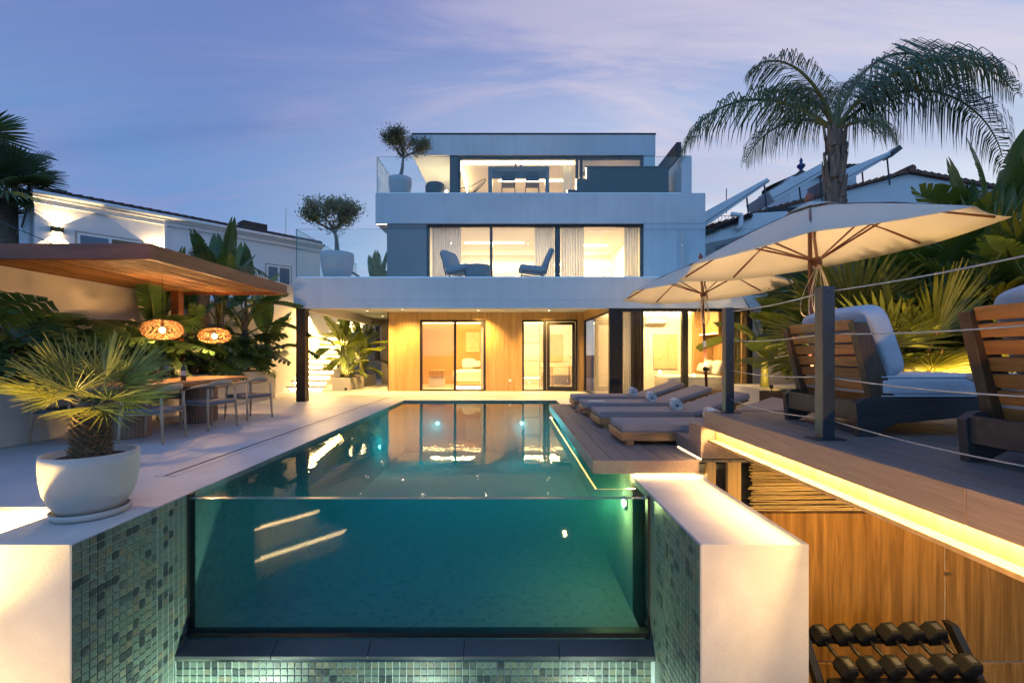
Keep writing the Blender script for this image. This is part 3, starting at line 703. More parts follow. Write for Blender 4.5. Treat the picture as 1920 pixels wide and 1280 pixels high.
# strip lights and room lamps
def strip(x0, x1, y0, y1, z0, z1, mat=None, name='strip_light'):
    mb = MB(); mb.box(x0, x1, y0, y1, z0, z1); return part(name, mb, mat or M['led'], villa)
strip(-3.85, -.3, 18.0, 18.06, 2.42, 2.45); strip(-1.9, -.85, 15.78, 15.80, .02, .10)
strip(-.1, 2.35, 18.0, 18.06, 2.42, 2.45)
strip(2.7, 5.4, 13.58, 13.64, 2.44, 2.47, M['led_hi']); strip(5.58, 5.61, 12.35, 13.45, 1.76, 1.78)
strip(-2.3, 1.4, 19.1, 19.16, 4.88, 4.92, M['led_hi']); strip(1.7, 4.2, 19.1, 19.16, 4.95, 5.0, M['led_hi']); strip(1.7, 4.0, 18.2, 18.26, 4.40, 4.43, M['led_hi'])
strip(-1.93, 2.45, 17.50, 17.54, 8.50, 8.55, M['led_hi']); strip(-1.945, -1.915, 17.56, 20.5, 8.46, 8.50, M['led_hi'])
strip(3.0, 4.9, 20.5, 20.55, 8.40, 8.44)
def roomlight(x, y, z, p, sx, sy, col=WARM2): 
    mb = MB(); mb.box(x-sx/2, x+sx/2, y-sy/2, y+sy/2, z+.004, z+.02); part('ceiling_panel', mb, M['led_soft'], villa)
    lamp('AREA', 'room_light', (x, y, z), p, col, rot=(0, 0, 0), size=sx, size_y=sy)
roomlight(-2.1, 16.5, 2.46, 42, 1.6, .12, (1, .56, .17)); roomlight(1.1, 16.5, 2.46, 42, 1.4, .12, (1, .60, .20))
roomlight(4.3, 12.7, 2.47, 36, 1.6, .12, (1, .60, .20))
roomlight(-.6, 17.0, 5.33, 72, 2.2, .15, (1, .67, .36)); roomlight(2.9, 17.4, 5.33, 75, 1.6, .15, (1, .66, .30))
roomlight(1.0, 19.4, 8.57, 60, 3.0, .15, (1, .60, .25)); 
# soffit downlights
dl = MB(); dl.lathe([(.045, 0), (.045, -.006), (.036, -.006), (.036, -.001)], 16); dlm = dl.mesh('downlight'); dlm.materials.append(M['white_paint'])
ln = MB(); ln.lathe([(.034, -.003), (0, -.005)], 16); lnm = ln.mesh('lens'); lnm.materials.append(M['spotlens'])
for (x, y) in ((-4.13, 12.6), (-2.42, 12.6), (-.70, 12.6), (1.03, 12.6), (-4.5, 14.3), (-3.3, 13.9), (-1.0, 14.2), (1.2, 14.2), (-4.6, 16.4)):
    d = piece('downlight', dlm, villa, (x, y, 2.571)); l = piece('lens', lnm, None, (0, 0, 0)); l.parent = d
    lamp('SPOT', 'downlight_beam', (x, y, 2.56), 62 if y < 13 else 150, (1, .58, .16), target=(x, y+(.0 if y < 13 or y > 15 else .55), 1.2), spot=108, blend=.9, radius=.04)
# small fittings on the facade
mb = MB(); mb.box(-.06, .03, YW-.012, YW, .30, .39); part('socket', mb, M['white_paint'], villa, bevel=.003)
mb = MB(); mb.tube([(-4.25, 18.0, 2.3), (-4.35, 17.5, 2.32), (-4.35, 17.4, 2.25)], .012, 6); mb.lathe([(.10, 0), (.11, .012), (.02, .03)], 18, (-4.35, 17.4, 2.21)); 
single('shower_head', mb, M['chrome'], 'round steel shower head on an arm left of the oak facade', 'shower head')
vbox('shower_wall', -5.19, -3.985, 18.32, 18.4, 0.001, 2.571, M['greige'], 0)
k = thing('wall_sconce', 'small white cylinder wall lamp beside the bay window by the plants', 'wall lamp', (6.35, 11.4, 1.2))
mb = MB(); mb.lathe([(.05, -.14), (.055, -.12), (.055, .12), (.05, .14)], 18, (6.35, 11.42, 1.25)); part('shade', mb, M['white_paint'], k, True)
mb = MB(); mb.box(6.32, 6.38, 11.47, 11.5, 1.2, 1.3); part('bracket', mb, M['anth'], k)

# terraces' glass balustrades
def balustrade(label, x0, x1, y, z0, z1, n, ret=None):
    t = thing('glass_balustrade', label, 'balustrade', ((x0+x1)/2, y, z0))
    w = (x1-x0)/n
    for i in range(n):
        mb = MB(); mb.box(x0+i*w+.006, x0+(i+1)*w-.006, y, y+.017, z0, z1); p = part('pane', mb, M['balglass'], t)
        mb = MB(); mb.box(x0+i*w+.006, x0+(i+1)*w-.006, y-.0005, y+.0175, z1, z1+.003); part('edge', mb, M['edgeglass'], p)
    if ret:
        mb = MB(); mb.box(x0-.02, x0-.003, y, y+ret, z0, z1); p = part('pane', mb, M['balglass'], t)
        mb = MB(); mb.box(x0-.0205, x0-.0025, y, y+ret, z1, z1+.004); part('edge', mb, M['edgeglass'], p)
        mb = MB(); mb.box(x0-.022, x0-.001, y-.004, y, z0, z1); part('edge', mb, M['edgeglass'], p)
    mb = MB(); mb.box(x0, x1, y-.01, y+.03, z0-.0, z0+.03); part('base_rail', mb, M['chrome'], t)
balustrade('frameless glass balustrade round the first-floor balcony', -5.40, 6.30, Y1+.06, 3.131, 4.36, 6, 4.5)
balustrade('frameless glass balustrade along the top-floor terrace', -4.28, 5.47, Y2+.06, 6.372, 7.56, 5, 4.5)

# ------------------------------------------------------------------ lit outdoor stairs
st = thing('staircase', 'pale floating stair treads lit from below, climbing beside the yellow wall', 'stairs', (-6.6, 14.6, 0))
for n in range(1, 19):
    z = .172*n; y = 14.55+.30*(n-1)
    mb = MB(); mb.box(-7.16, -6.02, y, y+.34, z-.055, z); part('tread', mb, M['cream'], st, bevel=.004)
    mb = MB(); mb.box(-7.12, -6.06, y+.05, y+.10, z-.085, z-.056); part('strip_light', mb, M['led_hi'], st)
    mb = MB(); mb.box(-7.14, -6.04, y+.12, y+.15, z-.172, z-.0555); part('riser', mb, M['cream'], st)
lamp('AREA', 'stair_glow', (-6.5, 16.6, 1.9), 120, (1, .58, .17), target=(-7.2, 16.0, .8), size=.6, size_y=2.5)
# planter beside it
mb = MB(); mb.box(-6.0, -5.40, 15.3, 18.3, 0.001, .41); 
single('plant_bed', mb, M['cream'], 'low rendered planter box beside the lit stairs', 'planter', bevel=.008)
mb = MB(); mb.box(-5.95, -5.45, 15.35, 18.25, .411, .42); single('soil_patch', mb, M['soil'], kind='stuff')
# boundary wall on the left
mb = MB(); mb.box(-7.45, -7.2, 0.5, 12.9, GZ, 2.5); mb.box(-7.45, -7.19, 12.9, 23, GZ, 3.45); mb.box(-7.19, -5.0, 22.7, 23, 0, 5.0)
single('boundary_wall', mb, M['cream'], 'tall cream boundary wall behind the planter and the stairs', 'wall', bevel=.01)

# ------------------------------------------------------------------ furniture seen inside
def curtain(label, x0, x1, y, z0, z1, mat, waves, amp=.035):
    n = waves*8; mb = MB(); pts = []
    for i in range(n+1):
        u = i/n; x = x0+(x1-x0)*u; d = amp*(.6 if mat == M['sheer'] else 1)*(math.sin(u*waves*2*math.pi)+.4*math.sin(u*waves*5.1+1))
        pts.append((x, y+d))
    for i in range(n):
        (a, b), (c, d) = pts[i], pts[i+1]
        mb.quad((a, b, z0), (c, d, z0), (c, d*1.0, z1), (a, b, z1))
    o = single('curtain', mb, mat, label, 'curtain', smooth=True, loc=((x0+x1)/2, y, z0))
    s = o.modifiers.new('thick', 'SOLIDIFY'); s.thickness = .006
curtain('sheer white curtain at the left end of the first-floor window', -2.58, -1.62, 14.98, 3.15, 5.36, M['sheer'], 12)
curtain('sheer white curtain left of the middle post of the first-floor window', .80, 1.42, 14.98, 3.15, 5.36, M['sheer'], 8)
curtain('sheer white curtain in the right first-floor pane, beside the bluish panel', 1.66, 2.42, 14.98, 3.15, 5.36, M['sheer'], 9)
curtain('sheer white curtain at the right end of the first-floor window', 3.75, 4.2, 14.98, 3.15, 5.36, M['sheer'], 5)
curtain('pale curtain at the left of the bay window', 2.80, 3.12, 11.78, .02, 2.48, M['sheer'], 5)
curtain('heavy brown curtain in the bay window beside the pale one', 3.13, 3.46, 11.80, .02, 2.48, M['brown_cur'], 4, .05)
curtain('olive curtain at the right end of the bay window', 5.62, 5.98, 11.80, .02, 2.48, M['olive_cur'], 4, .05)
curtain('white curtain in the top-floor room right of the dark hatch', 2.05, 2.42, 17.7, 6.4, 8.55, M['sheer'], 5)
curtain('pale curtain in the right top-floor window', 2.75, 3.35, 17.7, 6.4, 8.55, M['sheer'], 6)
curtain('narrow white curtain in the opened bedroom doorway', -.98, -.88, 15.1, .02, 2.28, M['sheer'], 2, .02)

def cushion(mb, cx, cy_, cz, sx, sy, sz, Mx=None, p=.45, n=14):
    """soft pillow: super-ellipsoid"""
    vs = []; fs = []; nu, nv = n*2, n
    for j in range(nv+1):
        v = -math.pi/2+math.pi*j/nv
        for i in range(nu):
            u = 2*math.pi*i/nu
            sg = lambda w, e: math.copysign(abs(w)**e, w)
            q = Vector((sx/2*sg(math.cos(v), p)*sg(math.cos(u), p), sy/2*sg(math.cos(v), p)*sg(math.sin(u), p), sz/2*sg(math.sin(v), p)))
            if Mx is not None: q = Mx @ q
            vs.append(q+Vector((cx, cy_, cz)))
    for j in range(nv):
        for i in range(nu):
            fs.append((j*nu+i, j*nu+(i+1) % nu, (j+1)*nu+(i+1) % nu, (j+1)*nu+i))
    mb.add(vs, fs)
def bed(label, x0, x1, y0, y1, z, head='y', bedz=.62):
    t = thing('bed', label, 'bed', ((x0+x1)/2, (y0+y1)/2, z))
    mb = MB(); mb.box(x0+.05, x1-.05, y0+.05, y1-.02, z+.12, z+.28); part('bed_base', mb, M['oak_in'], t, bevel=.01)
    mb = MB(); cushion(mb, (x0+x1)/2, (y0+y1)/2, z+bedz*.68, x1-x0, y1-y0, bedz*.62, p=.2); part('mattress', mb, M['linen'], t, True)
    for i, (u, w, h) in enumerate(((.26, .55, .42), (.74, .55, .42), (.45, .36, .26), (.72, .38, .26))):
        if head == 'y': c = (x0+(x1-x0)*u, y1-.22-(i//2)*.17, z+bedz+.16+h*.1); Mx = Matrix.Rotation(R(70), 4, 'X')
        else: c = (x1-.22-(i//2)*.17, y0+(y1-y0)*u, z+bedz+.16+h*.1); Mx = Matrix.Rotation(R(90), 4, 'Z') @ Matrix.Rotation(R(-70), 4, 'X')
        mb = MB(); cushion(mb, *c, w, h, .16, Mx.to_3x3(), .5, 8); part('pillow', mb, M['linen'], t, True)
bed('white bed with pillows in the ochre-walled bedroom', -2.05, -.45, 15.9, 18.1, .01)
bed('white double bed in the glass bay room', 4.2, 5.9, 12.2, 13.45, .01, 'x')
def artwork(label, x0, x1, z0, z1, y, kind):
    t = thing('wall_art', label, 'artwork', ((x0+x1)/2, y, (z0+z1)/2))
    mb = MB(); mb.box(x0, x1, y-.03, y, z0, z1); part('canvas', mb, simple('art_'+kind, (.62, .47, .29), .9, bs=.3), t, bevel=.004)
    w, h = x1-x0, z1-z0; yy = y-.035
    def line(pts): 
        mb = MB(); mb.tube([(x0+a*w, yy, z0+b*h) for a, b in pts], .006, 5); part('raised_line', mb, simple('art_line', (.42, .28, .15), .9), t)
    if kind == 'bay':
        line([(0, .25), (.25, .27), (.42, .38), (.56, .58), (.62, .82), (.8, .8)]); line([(.62, .82), (.58, .2), (.66, .05)]); line([(.7, 1), (.76, .82), (.98, .7)])
    elif kind == 'arch':
        for r in (.1, .19, .28): line([(.02, .5-r), (.5, .5-r)]+[(.5+.8*r*math.sin(a*math.pi/8)*1.0, .5-r*math.cos(a*math.pi/8)) for a in range(1, 8)]+[(.5, .5+r), (.02, .5+r)])
    else: line([(.2, .15), (.5, .3), (.72, .55), (.6, .8), (.35, .72)])
artwork('beige relief picture above the bed on the ochre wall', -1.78, -1.22, 1.28, 2.08, 18.19, 'bed')
artwork('tan abstract relief canvas on the bay room wall', 4.30, 5.02, .77, 1.80, 13.695, 'bay')
artwork('wall panel with raised arch lines in the room behind the door', 1.22, 2.1, .9, 2.0, 18.19, 'arch')
t = thing('air_conditioner', 'white wall-mounted air conditioner in the bay room', 'air conditioner', (4.33, 13.6, 2.1))
mb = MB(); mb.box(4.02, 4.66, 13.5, 13.695, 2.09, 2.34); part('body', mb, M['white_paint'], t, bevel=.03)
mb = MB(); mb.box(4.06, 4.62, 13.492, 13.5, 2.10, 2.13); part('vent', mb, M['anth'], t)
# wishbone chair and table in the room behind the door
t = thing('side_chair', 'light wood wishbone chair seen through the glass door', 'chair', (1.35, 16.6, 0))
for dx, dy, h in ((-.2, -.18, .43), (.2, -.18, .43), (-.2, .2, .74), (.2, .2, .43)):
    mb = MB(); mb.tube([(1.35+dx, 16.6+dy, .005), (1.35+dx*.95, 16.6+dy*.95, h)], [.014, .017], 8); part('leg', mb, M['ash'], t)
mb = MB(); mb.box(1.13, 1.57, 16.4, 16.82, .43, .46); part('seat', mb, M['ash'], t, bevel=.015)
mb = MB(); mb.tube([(1.13, 16.38, .68), (1.10, 16.6, .72), (1.13, 16.84, .74)], .015, 8); mb.tube([(1.18, 16.5, .46), (1.12, 16.6, .72)], .01, 6); mb.tube([(1.18, 16.7, .46), (1.12, 16.6, .72)], .01, 6); part('backrest', mb, M['ash'], t)
t = thing('dining_table', 'pale table behind the wishbone chair inside the villa', 'table', (1.9, 17.2, 0))
mb = MB(); mb.box(1.5, 2.35, 16.9, 17.9, .72, .75); part('tabletop', mb, M['ash'], t, bevel=.01)
for a, b in ((1.55, 16.95), (2.3, 16.95), (1.55, 17.85), (2.3, 17.85)):
    mb = MB(); mb.box(a-.025, a+.025, b-.025, b+.025, .005, .72); part('leg', mb, M['ash'], t)
t = thing('glass_shelf', 'slender glass shelves with a glowing base behind the fixed pane', 'shelf', (.7, 16.2, 0))
for z in (.35, .95, 1.6):
    mb = MB(); mb.box(.45, 1.05, 16.1, 16.4, z, z+.015); part('shelf', mb, M['led_soft'] if z < .4 else M['oak_in'], t)
mb = MB(); mb.box(.45, .47, 16.1, 16.12, .01, 2.3); mb.box(1.03, 1.05, 16.1, 16.12, .01, 2.3); part('upright', mb, M['black'], t)
t = thing('night_stand', 'small oak bedside cabinet behind the left sliding pane', 'cabinet', (-2.7, 17.0, 0))
mb = MB(); mb.box(-2.98, -2.45, 16.6, 17.1, .35, .62); part('body', mb, M['oak_in'], t, bevel=.006)
mb = MB(); mb.box(-2.98, -2.45, 16.62, 17.08, .02, .34); part('base', mb, M['room'], t)

for (a, b) in ((-1.15, .10), (.55, 1.25)):
    mb = MB(); mb.box(a, b, 19.15, 19.195, 3.15, 4.55); part('inner_door', mb, M['room'], villa, bevel=.012)
strip(-4.30, -3.99, 14.66, 14.68, 5.376, 5.388)
t = thing('framed_print', 'thin framed print on the first-floor back wall', 'picture', (-.5, 19.14, 4.0))
mb = MB(); mb.box(-1.05, .0, 19.12, 19.148, 3.5, 4.45); part('frame', mb, M['ash'], t); mb = MB(); mb.box(-1.02, -.03, 19.117, 19.119, 3.53, 4.42); part('paper', mb, M['room'], t)
# ------------------------------------------------------------------ plant makers
def leaf_banana(L=1.5, W=.42, arch=.5, seed=0, tear=.35, fold=.25):
    """long oval blade on a stalk: midrib + strips torn apart here and there"""
    rr = random.Random(seed); mb = MB(); n = 22; stalk = .28*L
    def spine(u):  # u 0..1 along the blade
        a = arch*u*u
        return Vector((L*(u*.92-.12*arch*u*u), 0, L*(.18*u-a*.62)))
    pts = [spine(i/n) for i in range(n+1)]
    def wid(u): return W/2*(math.sin(math.pi*min(1, u*.94+.05))**.55)*(1-.25*u)
    for sd in (-1, 1):
        gap = 0
        for i in range(n):
            u0, u1 = i/n, (i+1)/n
            torn = rr.random() < tear
            w0, w1 = wid(u0), wid(u1)
            sag0 = -fold*w0*(.6+rr.random()*.3); sag1 = -fold*w1*(.6+rr.random()*.3)
            p0, p1 = pts[i], pts[i+1]; d = (p1-p0)
            sh = .30*W
            q0 = p0+Vector((sh*.5, sd*w0*.5, sag0*.1+.06*w0)); q1 = p1+Vector((sh*.5, sd*w1*.5, sag1*.1+.06*w1))
            r0 = p0+Vector((sh, sd*w0, sag0)); r1 = p1+Vector((sh, sd*w1, sag1))
            if torn: r1 = r1-d*.5+Vector((0, 0, -.03*W)); 
            f = [(0,1,4,3),(1,2,5,4)] if sd > 0 else [(0,3,4,1),(1,4,5,2)]
            mb.add([p0, q0, r0, p1, q1, r1], f)
    mb.mi = 1
    mb.tube([Vector((-stalk, 0, -stalk*.35)), Vector((-stalk*.4, 0, -stalk*.1))]+[p-Vector((0, 0, .012)) for p in pts[::3]], [.022*L**.5]*2+[.018*L**.5*(1-k/9) for k in range(len(pts[::3]))], 5)
    return mb
def leaf_monstera(L=.6, seed=0):
    rr = random.Random(seed); mb = MB(); n = 8
    def hw(u): return .46*L*(math.sin(math.pi*(u*.86+.14))**.6)
    for sd in (-1, 1):
        for i in range(n):
            u0 = i/n; u1 = u0+(1/n)*(.72+.16*rr.random()); um = (u0+u1)/2
            back = -.16*L*(1-u0)*1.4+.10*L
            drop = -.16*L*(.4+rr.random()*.3)
            b0 = Vector((L*u0, 0, -.10*L*u0*u0)); b1 = Vector((L*u1, 0, -.10*L*u1*u1)); b1x = Vector((L*(u0+1/n), 0, -.10*L*(u0+1/n)**2))
            w0 = hw(u0+.03); w1 = hw(u1)
            m0 = b0+Vector((back*.4, sd*w0*.45, .04*L)); m1 = b1x+Vector((back*.4, sd*w1*.45, .04*L))
            e0 = b0+Vector((back, sd*w0*.92, drop*.5)); e1 = b1+Vector((back, sd*w1*.92, drop*.5))
            tip = (e0+e1)/2+Vector((.03*L, sd*.07*L, drop*.4))
            vs = [b0, b1x, m0, m1, e0, e1, tip]
            f = [(0,1,3,2),(2,3,5,4),(4,5,6)]
            mb.add(vs, f if sd < 0 else [q[::-1] for q in f])
    mb.mi = 1; mb.tube([(-.9*L, 0, -.55*L), (-.4*L, 0, -.1*L), (0, 0, -.004), (L*.5, 0, -.03*L), (L*.9, 0, -.085*L)], [.012, .011, .009, .006, .003], 5)
    return mb
def leaf_fan(L=.8, span=230, n=26, stalk=.6, seed=0, w=.045, split=.45, droop=.25, cup=.3, jit=.03):
    """fan-palm leaf: folded blades from one hub, joined near the hub, free towards the tips"""
    rr = random.Random(seed); mb = MB()
    for i in range(n):
        a = R(-span/2+span*i/(n-1)); l = L*(.80+.2*math.cos(a*.62))*(1+rr.uniform(-.06, .06))
        da = R(span/(n-1))/2; jz = rr.uniform(-jit, jit)
        def pt(r, aa, off=0):
            u = r/L
            return Vector((r*math.cos(aa), r*math.sin(aa), cup*r*(.5-abs(a)/4)*.4-droop*L*u**2.6*.6+off+jz*r))
        ks = [.06, split*.6, split, (1+split)/2, 1.0]; ws = [1, 1, .92, .62, .04]
        vs = []
        tw = rr.uniform(-.02, .02)
        for kf, wf in zip(ks, ws):
            r = kf*l; half = da*wf if kf <= split else da*wf*split/kf*(1.25 if split > .3 else 1.35)
            vs += [pt(r, a-half+tw*kf, -.011*L*(1 if kf < .9 else 0)), pt(r, a+tw*kf, .013*L), pt(r, a+half+tw*kf, -.011*L*(1 if kf < .9 else 0))]
        fs = []
        for j in range(len(ks)-1):
            b = j*3; fs += [(b, b+1, b+4, b+3), (b+1, b+2, b+5, b+4)]
        mb.add(vs, [q[::-1] for q in fs])
    mb.mi = 1; mb.tube([(-stalk, 0, -stalk*.12), (-stalk*.5, 0, .01), (0, 0, 0), (.12*L, 0, .008)], [.013+.012*stalk, .012, .011, .004], 6)
    return mb
def frond(L=2.4, seed=0, n=60, up=.9, fall=2.2, leaflet=.62, vdroop=.85):
    """feather palm frond: curved midrib with hanging leaflets"""
    rr = random.Random(seed); mb = MB()
    ang = up; p = Vector((0, 0, 0)); pts = [p.copy()]; angs = [ang]
    for i in range(n):
        ang = up-fall*((i+1)/n)**1.35; p = p+Vector((math.cos(ang), 0, math.sin(ang)))*(L/n); pts.append(p.copy()); angs.append(ang)
    for i in range(8, n+1):
        u = i/n; l = leaflet*(math.sin(math.pi*min(1, u*.80+.16))**.6)*(1.05-.35*u)
        for sd in (-1, 1):
            for k in range(1 if rr.random() < .6 else 2):
                b = pts[i]; t = Vector((math.cos(angs[i]), 0, math.sin(angs[i])))
                el = rr.uniform(-.5, .9)
                side = Vector((0, sd*math.cos(el*.6), math.sin(el*.6)))
                d0 = (side*.8+t*.6).normalized(); ll = l*rr.uniform(.75, 1.1); w = .0066*L**.5
                a0 = b; a1 = a0+d0*ll*.33; d1 = (d0*.6+Vector((0, 0, -vdroop))+t*.1).normalized(); a2 = a1+d1*ll*.36; d2 = (d1*.4+Vector((rr.uniform(-.15, .15), 0, -1.1))).normalized(); a3 = a2+d2*ll*.36
                wv = t*w
                mb.add([a0-wv*.5, a0+wv*.5, a1-wv, a1+wv, a2-wv*.8, a2+wv*.8, a3], [(0,1,3,2),(2,3,5,4),(4,5,6)])
    mb.mi = 1; mb.tube(pts[::4], [.035*(1-.9*k/(len(pts[::4])-1))+.004 for k in range(len(pts[::4]))], 6)
    return mb
LM = {}
def variants(key, mk, mats, n):
    LM[key] = []
    for i in range(n):
        me = mk(i).mesh(key, smooth=True)
        for m in mats: me.materials.append(m)
        LM[key].append(me)
variants('banana', lambda i: leaf_banana(1.5, .50+.06*i, [.25, .6, .9, 1.2][i], 10+i, [.15, .3, .4, .5][i]), [M['leaf_b'], M['stem']], 4)
variants('strel', lambda i: leaf_banana(1.5, .50, [.15, .4, .7, 1.0][i], 30+i, [.1, .2, .35, .5][i]), [M['leaf'], M['stem']], 4)
variants('monstera', lambda i: leaf_monstera(.62, 50+i), [M['leaf'], M['stem']], 4)
variants('fan', lambda i: leaf_fan(1.0, [170, 200, 230][i], 30, .9, 70+i, split=.58, droop=[.1, .25, .45][i]), [M['leaf_y'], M['stem_brown']], 3)
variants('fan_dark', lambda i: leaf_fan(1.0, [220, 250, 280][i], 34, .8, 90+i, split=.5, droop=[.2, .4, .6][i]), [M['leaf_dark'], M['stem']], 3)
variants('fan_pot', lambda i: leaf_fan(1.0, [150, 175, 200, 165][i], 22, .55, 110+i, split=.18, droop=[-.04, .03, .10, .0][i], cup=.5, jit=.17), [M['leaf_pot'], M['stem']], 4)
def orient(yaw, pitch, roll=0): 
    """leaf grows along +X; yaw about Z, pitch up"""
    return (Matrix.Rotation(yaw, 4, 'Z') @ Matrix.Rotation(-pitch, 4, 'Y') @ Matrix.Rotation(roll, 4, 'X')).to_euler()
def put(key, par, base, yaw, pitch, s, roll=0, i=None, stalk=.0, name='leaf'):
    me = LM[key][random.randrange(len(LM[key])) if i is None else i]
    e = orient(yaw, pitch, roll); d = e.to_matrix() @ Vector((1, 0, 0))
    return piece(name, me, par, Vector(base)+d*stalk*s, e, (s, s, s))
def banana_plant(label, x, y, z, h, n, s, key='banana', cat='plant', group=None, lean=0, yaw0=None, spread=1.0):
    t = thing('banana_plant' if key == 'banana' else 'strelitzia_plant', label, cat, (x, y, z), group)
    mb = MB(); mb.tube([(x, y, z-.05), (x+lean*.4, y, z+h*.5), (x+lean, y, z+h)], [.075*s+.03, .06*s+.02, .04*s+.012], 9); part('stem', mb, M['bark'] if key != 'banana' else M['stem'], t, True)
    for i in range(n):
        ya = (i*2.4+random.uniform(-.35, .35)) if yaw0 is None else yaw0+random.uniform(-1.2, 1.2)
        u = i/max(1, n-1); pit = R(78-58*u*spread+random.uniform(-8, 8)); bz = z+h*(1-.35*u)
        put(key, t, (x+lean*(1-.3*u), y, bz), ya, pit, s*random.uniform(.8, 1.1), random.uniform(-.3, .3), i=min(3, int(u*4)), stalk=.30)
    return t
def monstera(label, x, y, z, n, s, yaw=0, spread=1.6):
    t = thing('monstera_plant', label, 'plant', (x, y, z))
    mb = MB(); mb.tube([(x-.05, y, z-.02), (x, y, z+.25*s), (x+.06, y+.05, z+.45*s)], [.03, .028, .02], 7); part('stem', mb, M['stem'], t, True)
    for i in range(n):
        ya = yaw+random.uniform(-spread, spread); pit = R(random.uniform(-5, 55)); r = random.uniform(.05, .3)*s
        b = (x+math.cos(ya)*r*1.2, y+math.sin(ya)*r*1.2, z+s*random.uniform(.2, .95))
        put('monstera', t, b, ya, pit-R(35), s*random.uniform(.8, 1.25), random.uniform(-.5, .5))
    return t

# ------------------------------------------------------------------ pergola with the dining place
PGX, PGN, PGF = -4.54, 5.75, 9.26; PZ0, PZ1 = 2.4, 2.6
t = thing('pergola', 'dark stained timber pergola with a reed ceiling over the dining table', 'pergola', (-5.9, 7.5, 0))
mb = MB(); mb.box(-7.19, PGX, PGN, PGN+.07, PZ0, PZ1); part('beam', mb, M['pine_x'], t, bevel=.006)
mb = MB(); mb.box(PGX-.07, PGX-.001, PGN+.071, PGF, PZ0+.001, PZ1-.001); part('beam', mb, M['pine'], t, bevel=.006)
mb = MB(); mb.box(-7.19, PGX-.071, PGF-.07, PGF-.001, PZ0+.002, PZ1-.002); part('beam', mb, M['pine_x'], t, bevel=.006)
for i in range(4):
    yy = PGN+.7+i*.72; mb = MB(); mb.box(-7.18, PGX-.072, yy, yy+.06, PZ0+.075, PZ1-.01); part('rafter', mb, M['pine_x'], t)
# reeds: a mat of thin canes under the rafters
reed = MB(); rr = random.Random(3)
x = -7.18
while x < PGX-.08:
    w = rr.uniform(.010, .018); zz = PZ0+.058+rr.uniform(-.006, .005)
    segs = 5; ys = [PGN+.075+(PGF-PGN-.15)*k/segs for k in range(segs+1)]; pts = [(x+rr.uniform(-.004, .004), yv, zz+rr.uniform(-.005, .003)) for yv in ys]
    reed.tube(pts, w*.5, 5, False); x += w*.92
M['reed'] = wood('reed_cane', (.14, .062, .02), (.34, .17, .06), 'y', 9, 8, .6, False, world=True)
_nt = M['reed'].node_tree; _b = _nt.nodes['Principled BSDF']; _src = _b.inputs['Base Color'].links[0].from_socket
_g = _nt.nodes.new('ShaderNodeNewGeometry'); _r = ramp(_nt, _g.outputs['Random Per Island'], [(0, (.35, .33, .3)), (.5, (.9, .9, .9)), (1, (1.5, 1.45, 1.3))])
_m = _nt.nodes.new('ShaderNodeMixRGB'); _m.blend_type = 'MULTIPLY'; _m.inputs[0].default_value = 1
_nt.links.new(_src, _m.inputs[1]); _nt.links.new(_r.outputs[0], _m.inputs[2]); _nt.links.new(_m.outputs[0], _b.inputs['Base Color'])
o = part('reed_mat', reed, M['reed'], t); o['kind'] = 'stuff'
mb = MB(); mb.box(-7.18, PGX-.08, PGN+.075, PGF-.075, PZ0+.068, PZ0+.073); part('backing', mb, M['pine'], t)
for (a, b) in ((-6.62, 9.05), (-6.95, 5.9)):
    mb = MB(); mb.box(a-.075, a+.075, b-.075, b+.075, 0.001, PZ0+.06); part('post', mb, M['pine'], t, bevel=.006)
# planter along the wall
pl = thing('wall_planter', 'long low rendered planter along the left boundary wall', 'planter', (-6.85, 8, 0))
mb = MB(); mb.box(-7.19, -6.5, 3.6, 12.6, 0.002, .77); part('planter_wall', mb, M['cream'], pl, bevel=.01)
mb = MB(); mb.box(-7.17, -6.58, 3.7, 12.5, .771, .785); part('soil', mb, M['soil'], pl)

# dining table: rounded top on two ribbed drums
TX, TN, TF = -5.58, 5.75, 9.0
t = thing('dining_table', 'long wooden outdoor table on two ribbed drum legs under the pergola', 'table', (TX, 7.4, 0))
def rounded(x0, x1, y0, y1, r, n=8):
    out = []
    for cx, cy_, a0 in ((x1-r, y1-r, 0), (x0+r, y1-r, 90), (x0+r, y0+r, 180), (x1-r, y0+r, 270)):
        for k in range(n+1):
            a = R(a0+90*k/n); out.append((cx+r*math.cos(a), cy_+r*math.sin(a)))
    return out
mb = MB(); mb.prism(rounded(TX-.5, TX+.5, TN, TF, .28), 'z', .735, .775); part('tabletop', mb, M['tablewood'], t, bevel=.006)
mb = MB(); mb.prism(rounded(TX-.40, TX+.40, TN+.15, TF-.15, .2), 'z', .68, .7345); part('apron', mb, M['tablewood'], t)
M['ribbed'] = wood('ribbed_wood', (.18, .115, .075), (.30, .20, .135), 'z', 7, 18, .55, True, .05)
for yy in (6.62, 8.15):
    mb = MB(); n = 72; prof = [(.245+(.006 if k % 2 else 0)) for k in range(n)]
    ring = [(TX+.03+prof[k]*math.cos(2*math.pi*k/n), yy+prof[k]*math.sin(2*math.pi*k/n)*1.15) for k in range(n)]
    mb.prism(ring, 'z', .006, .679); part('leg', mb, M['ribbed'], t)
    mb = MB(); mb.lathe([(.235, 0), (.235, .006)], 36, (TX+.03, yy, 0.0005), 1, 1.15); part('foot', mb, M['black'], t)
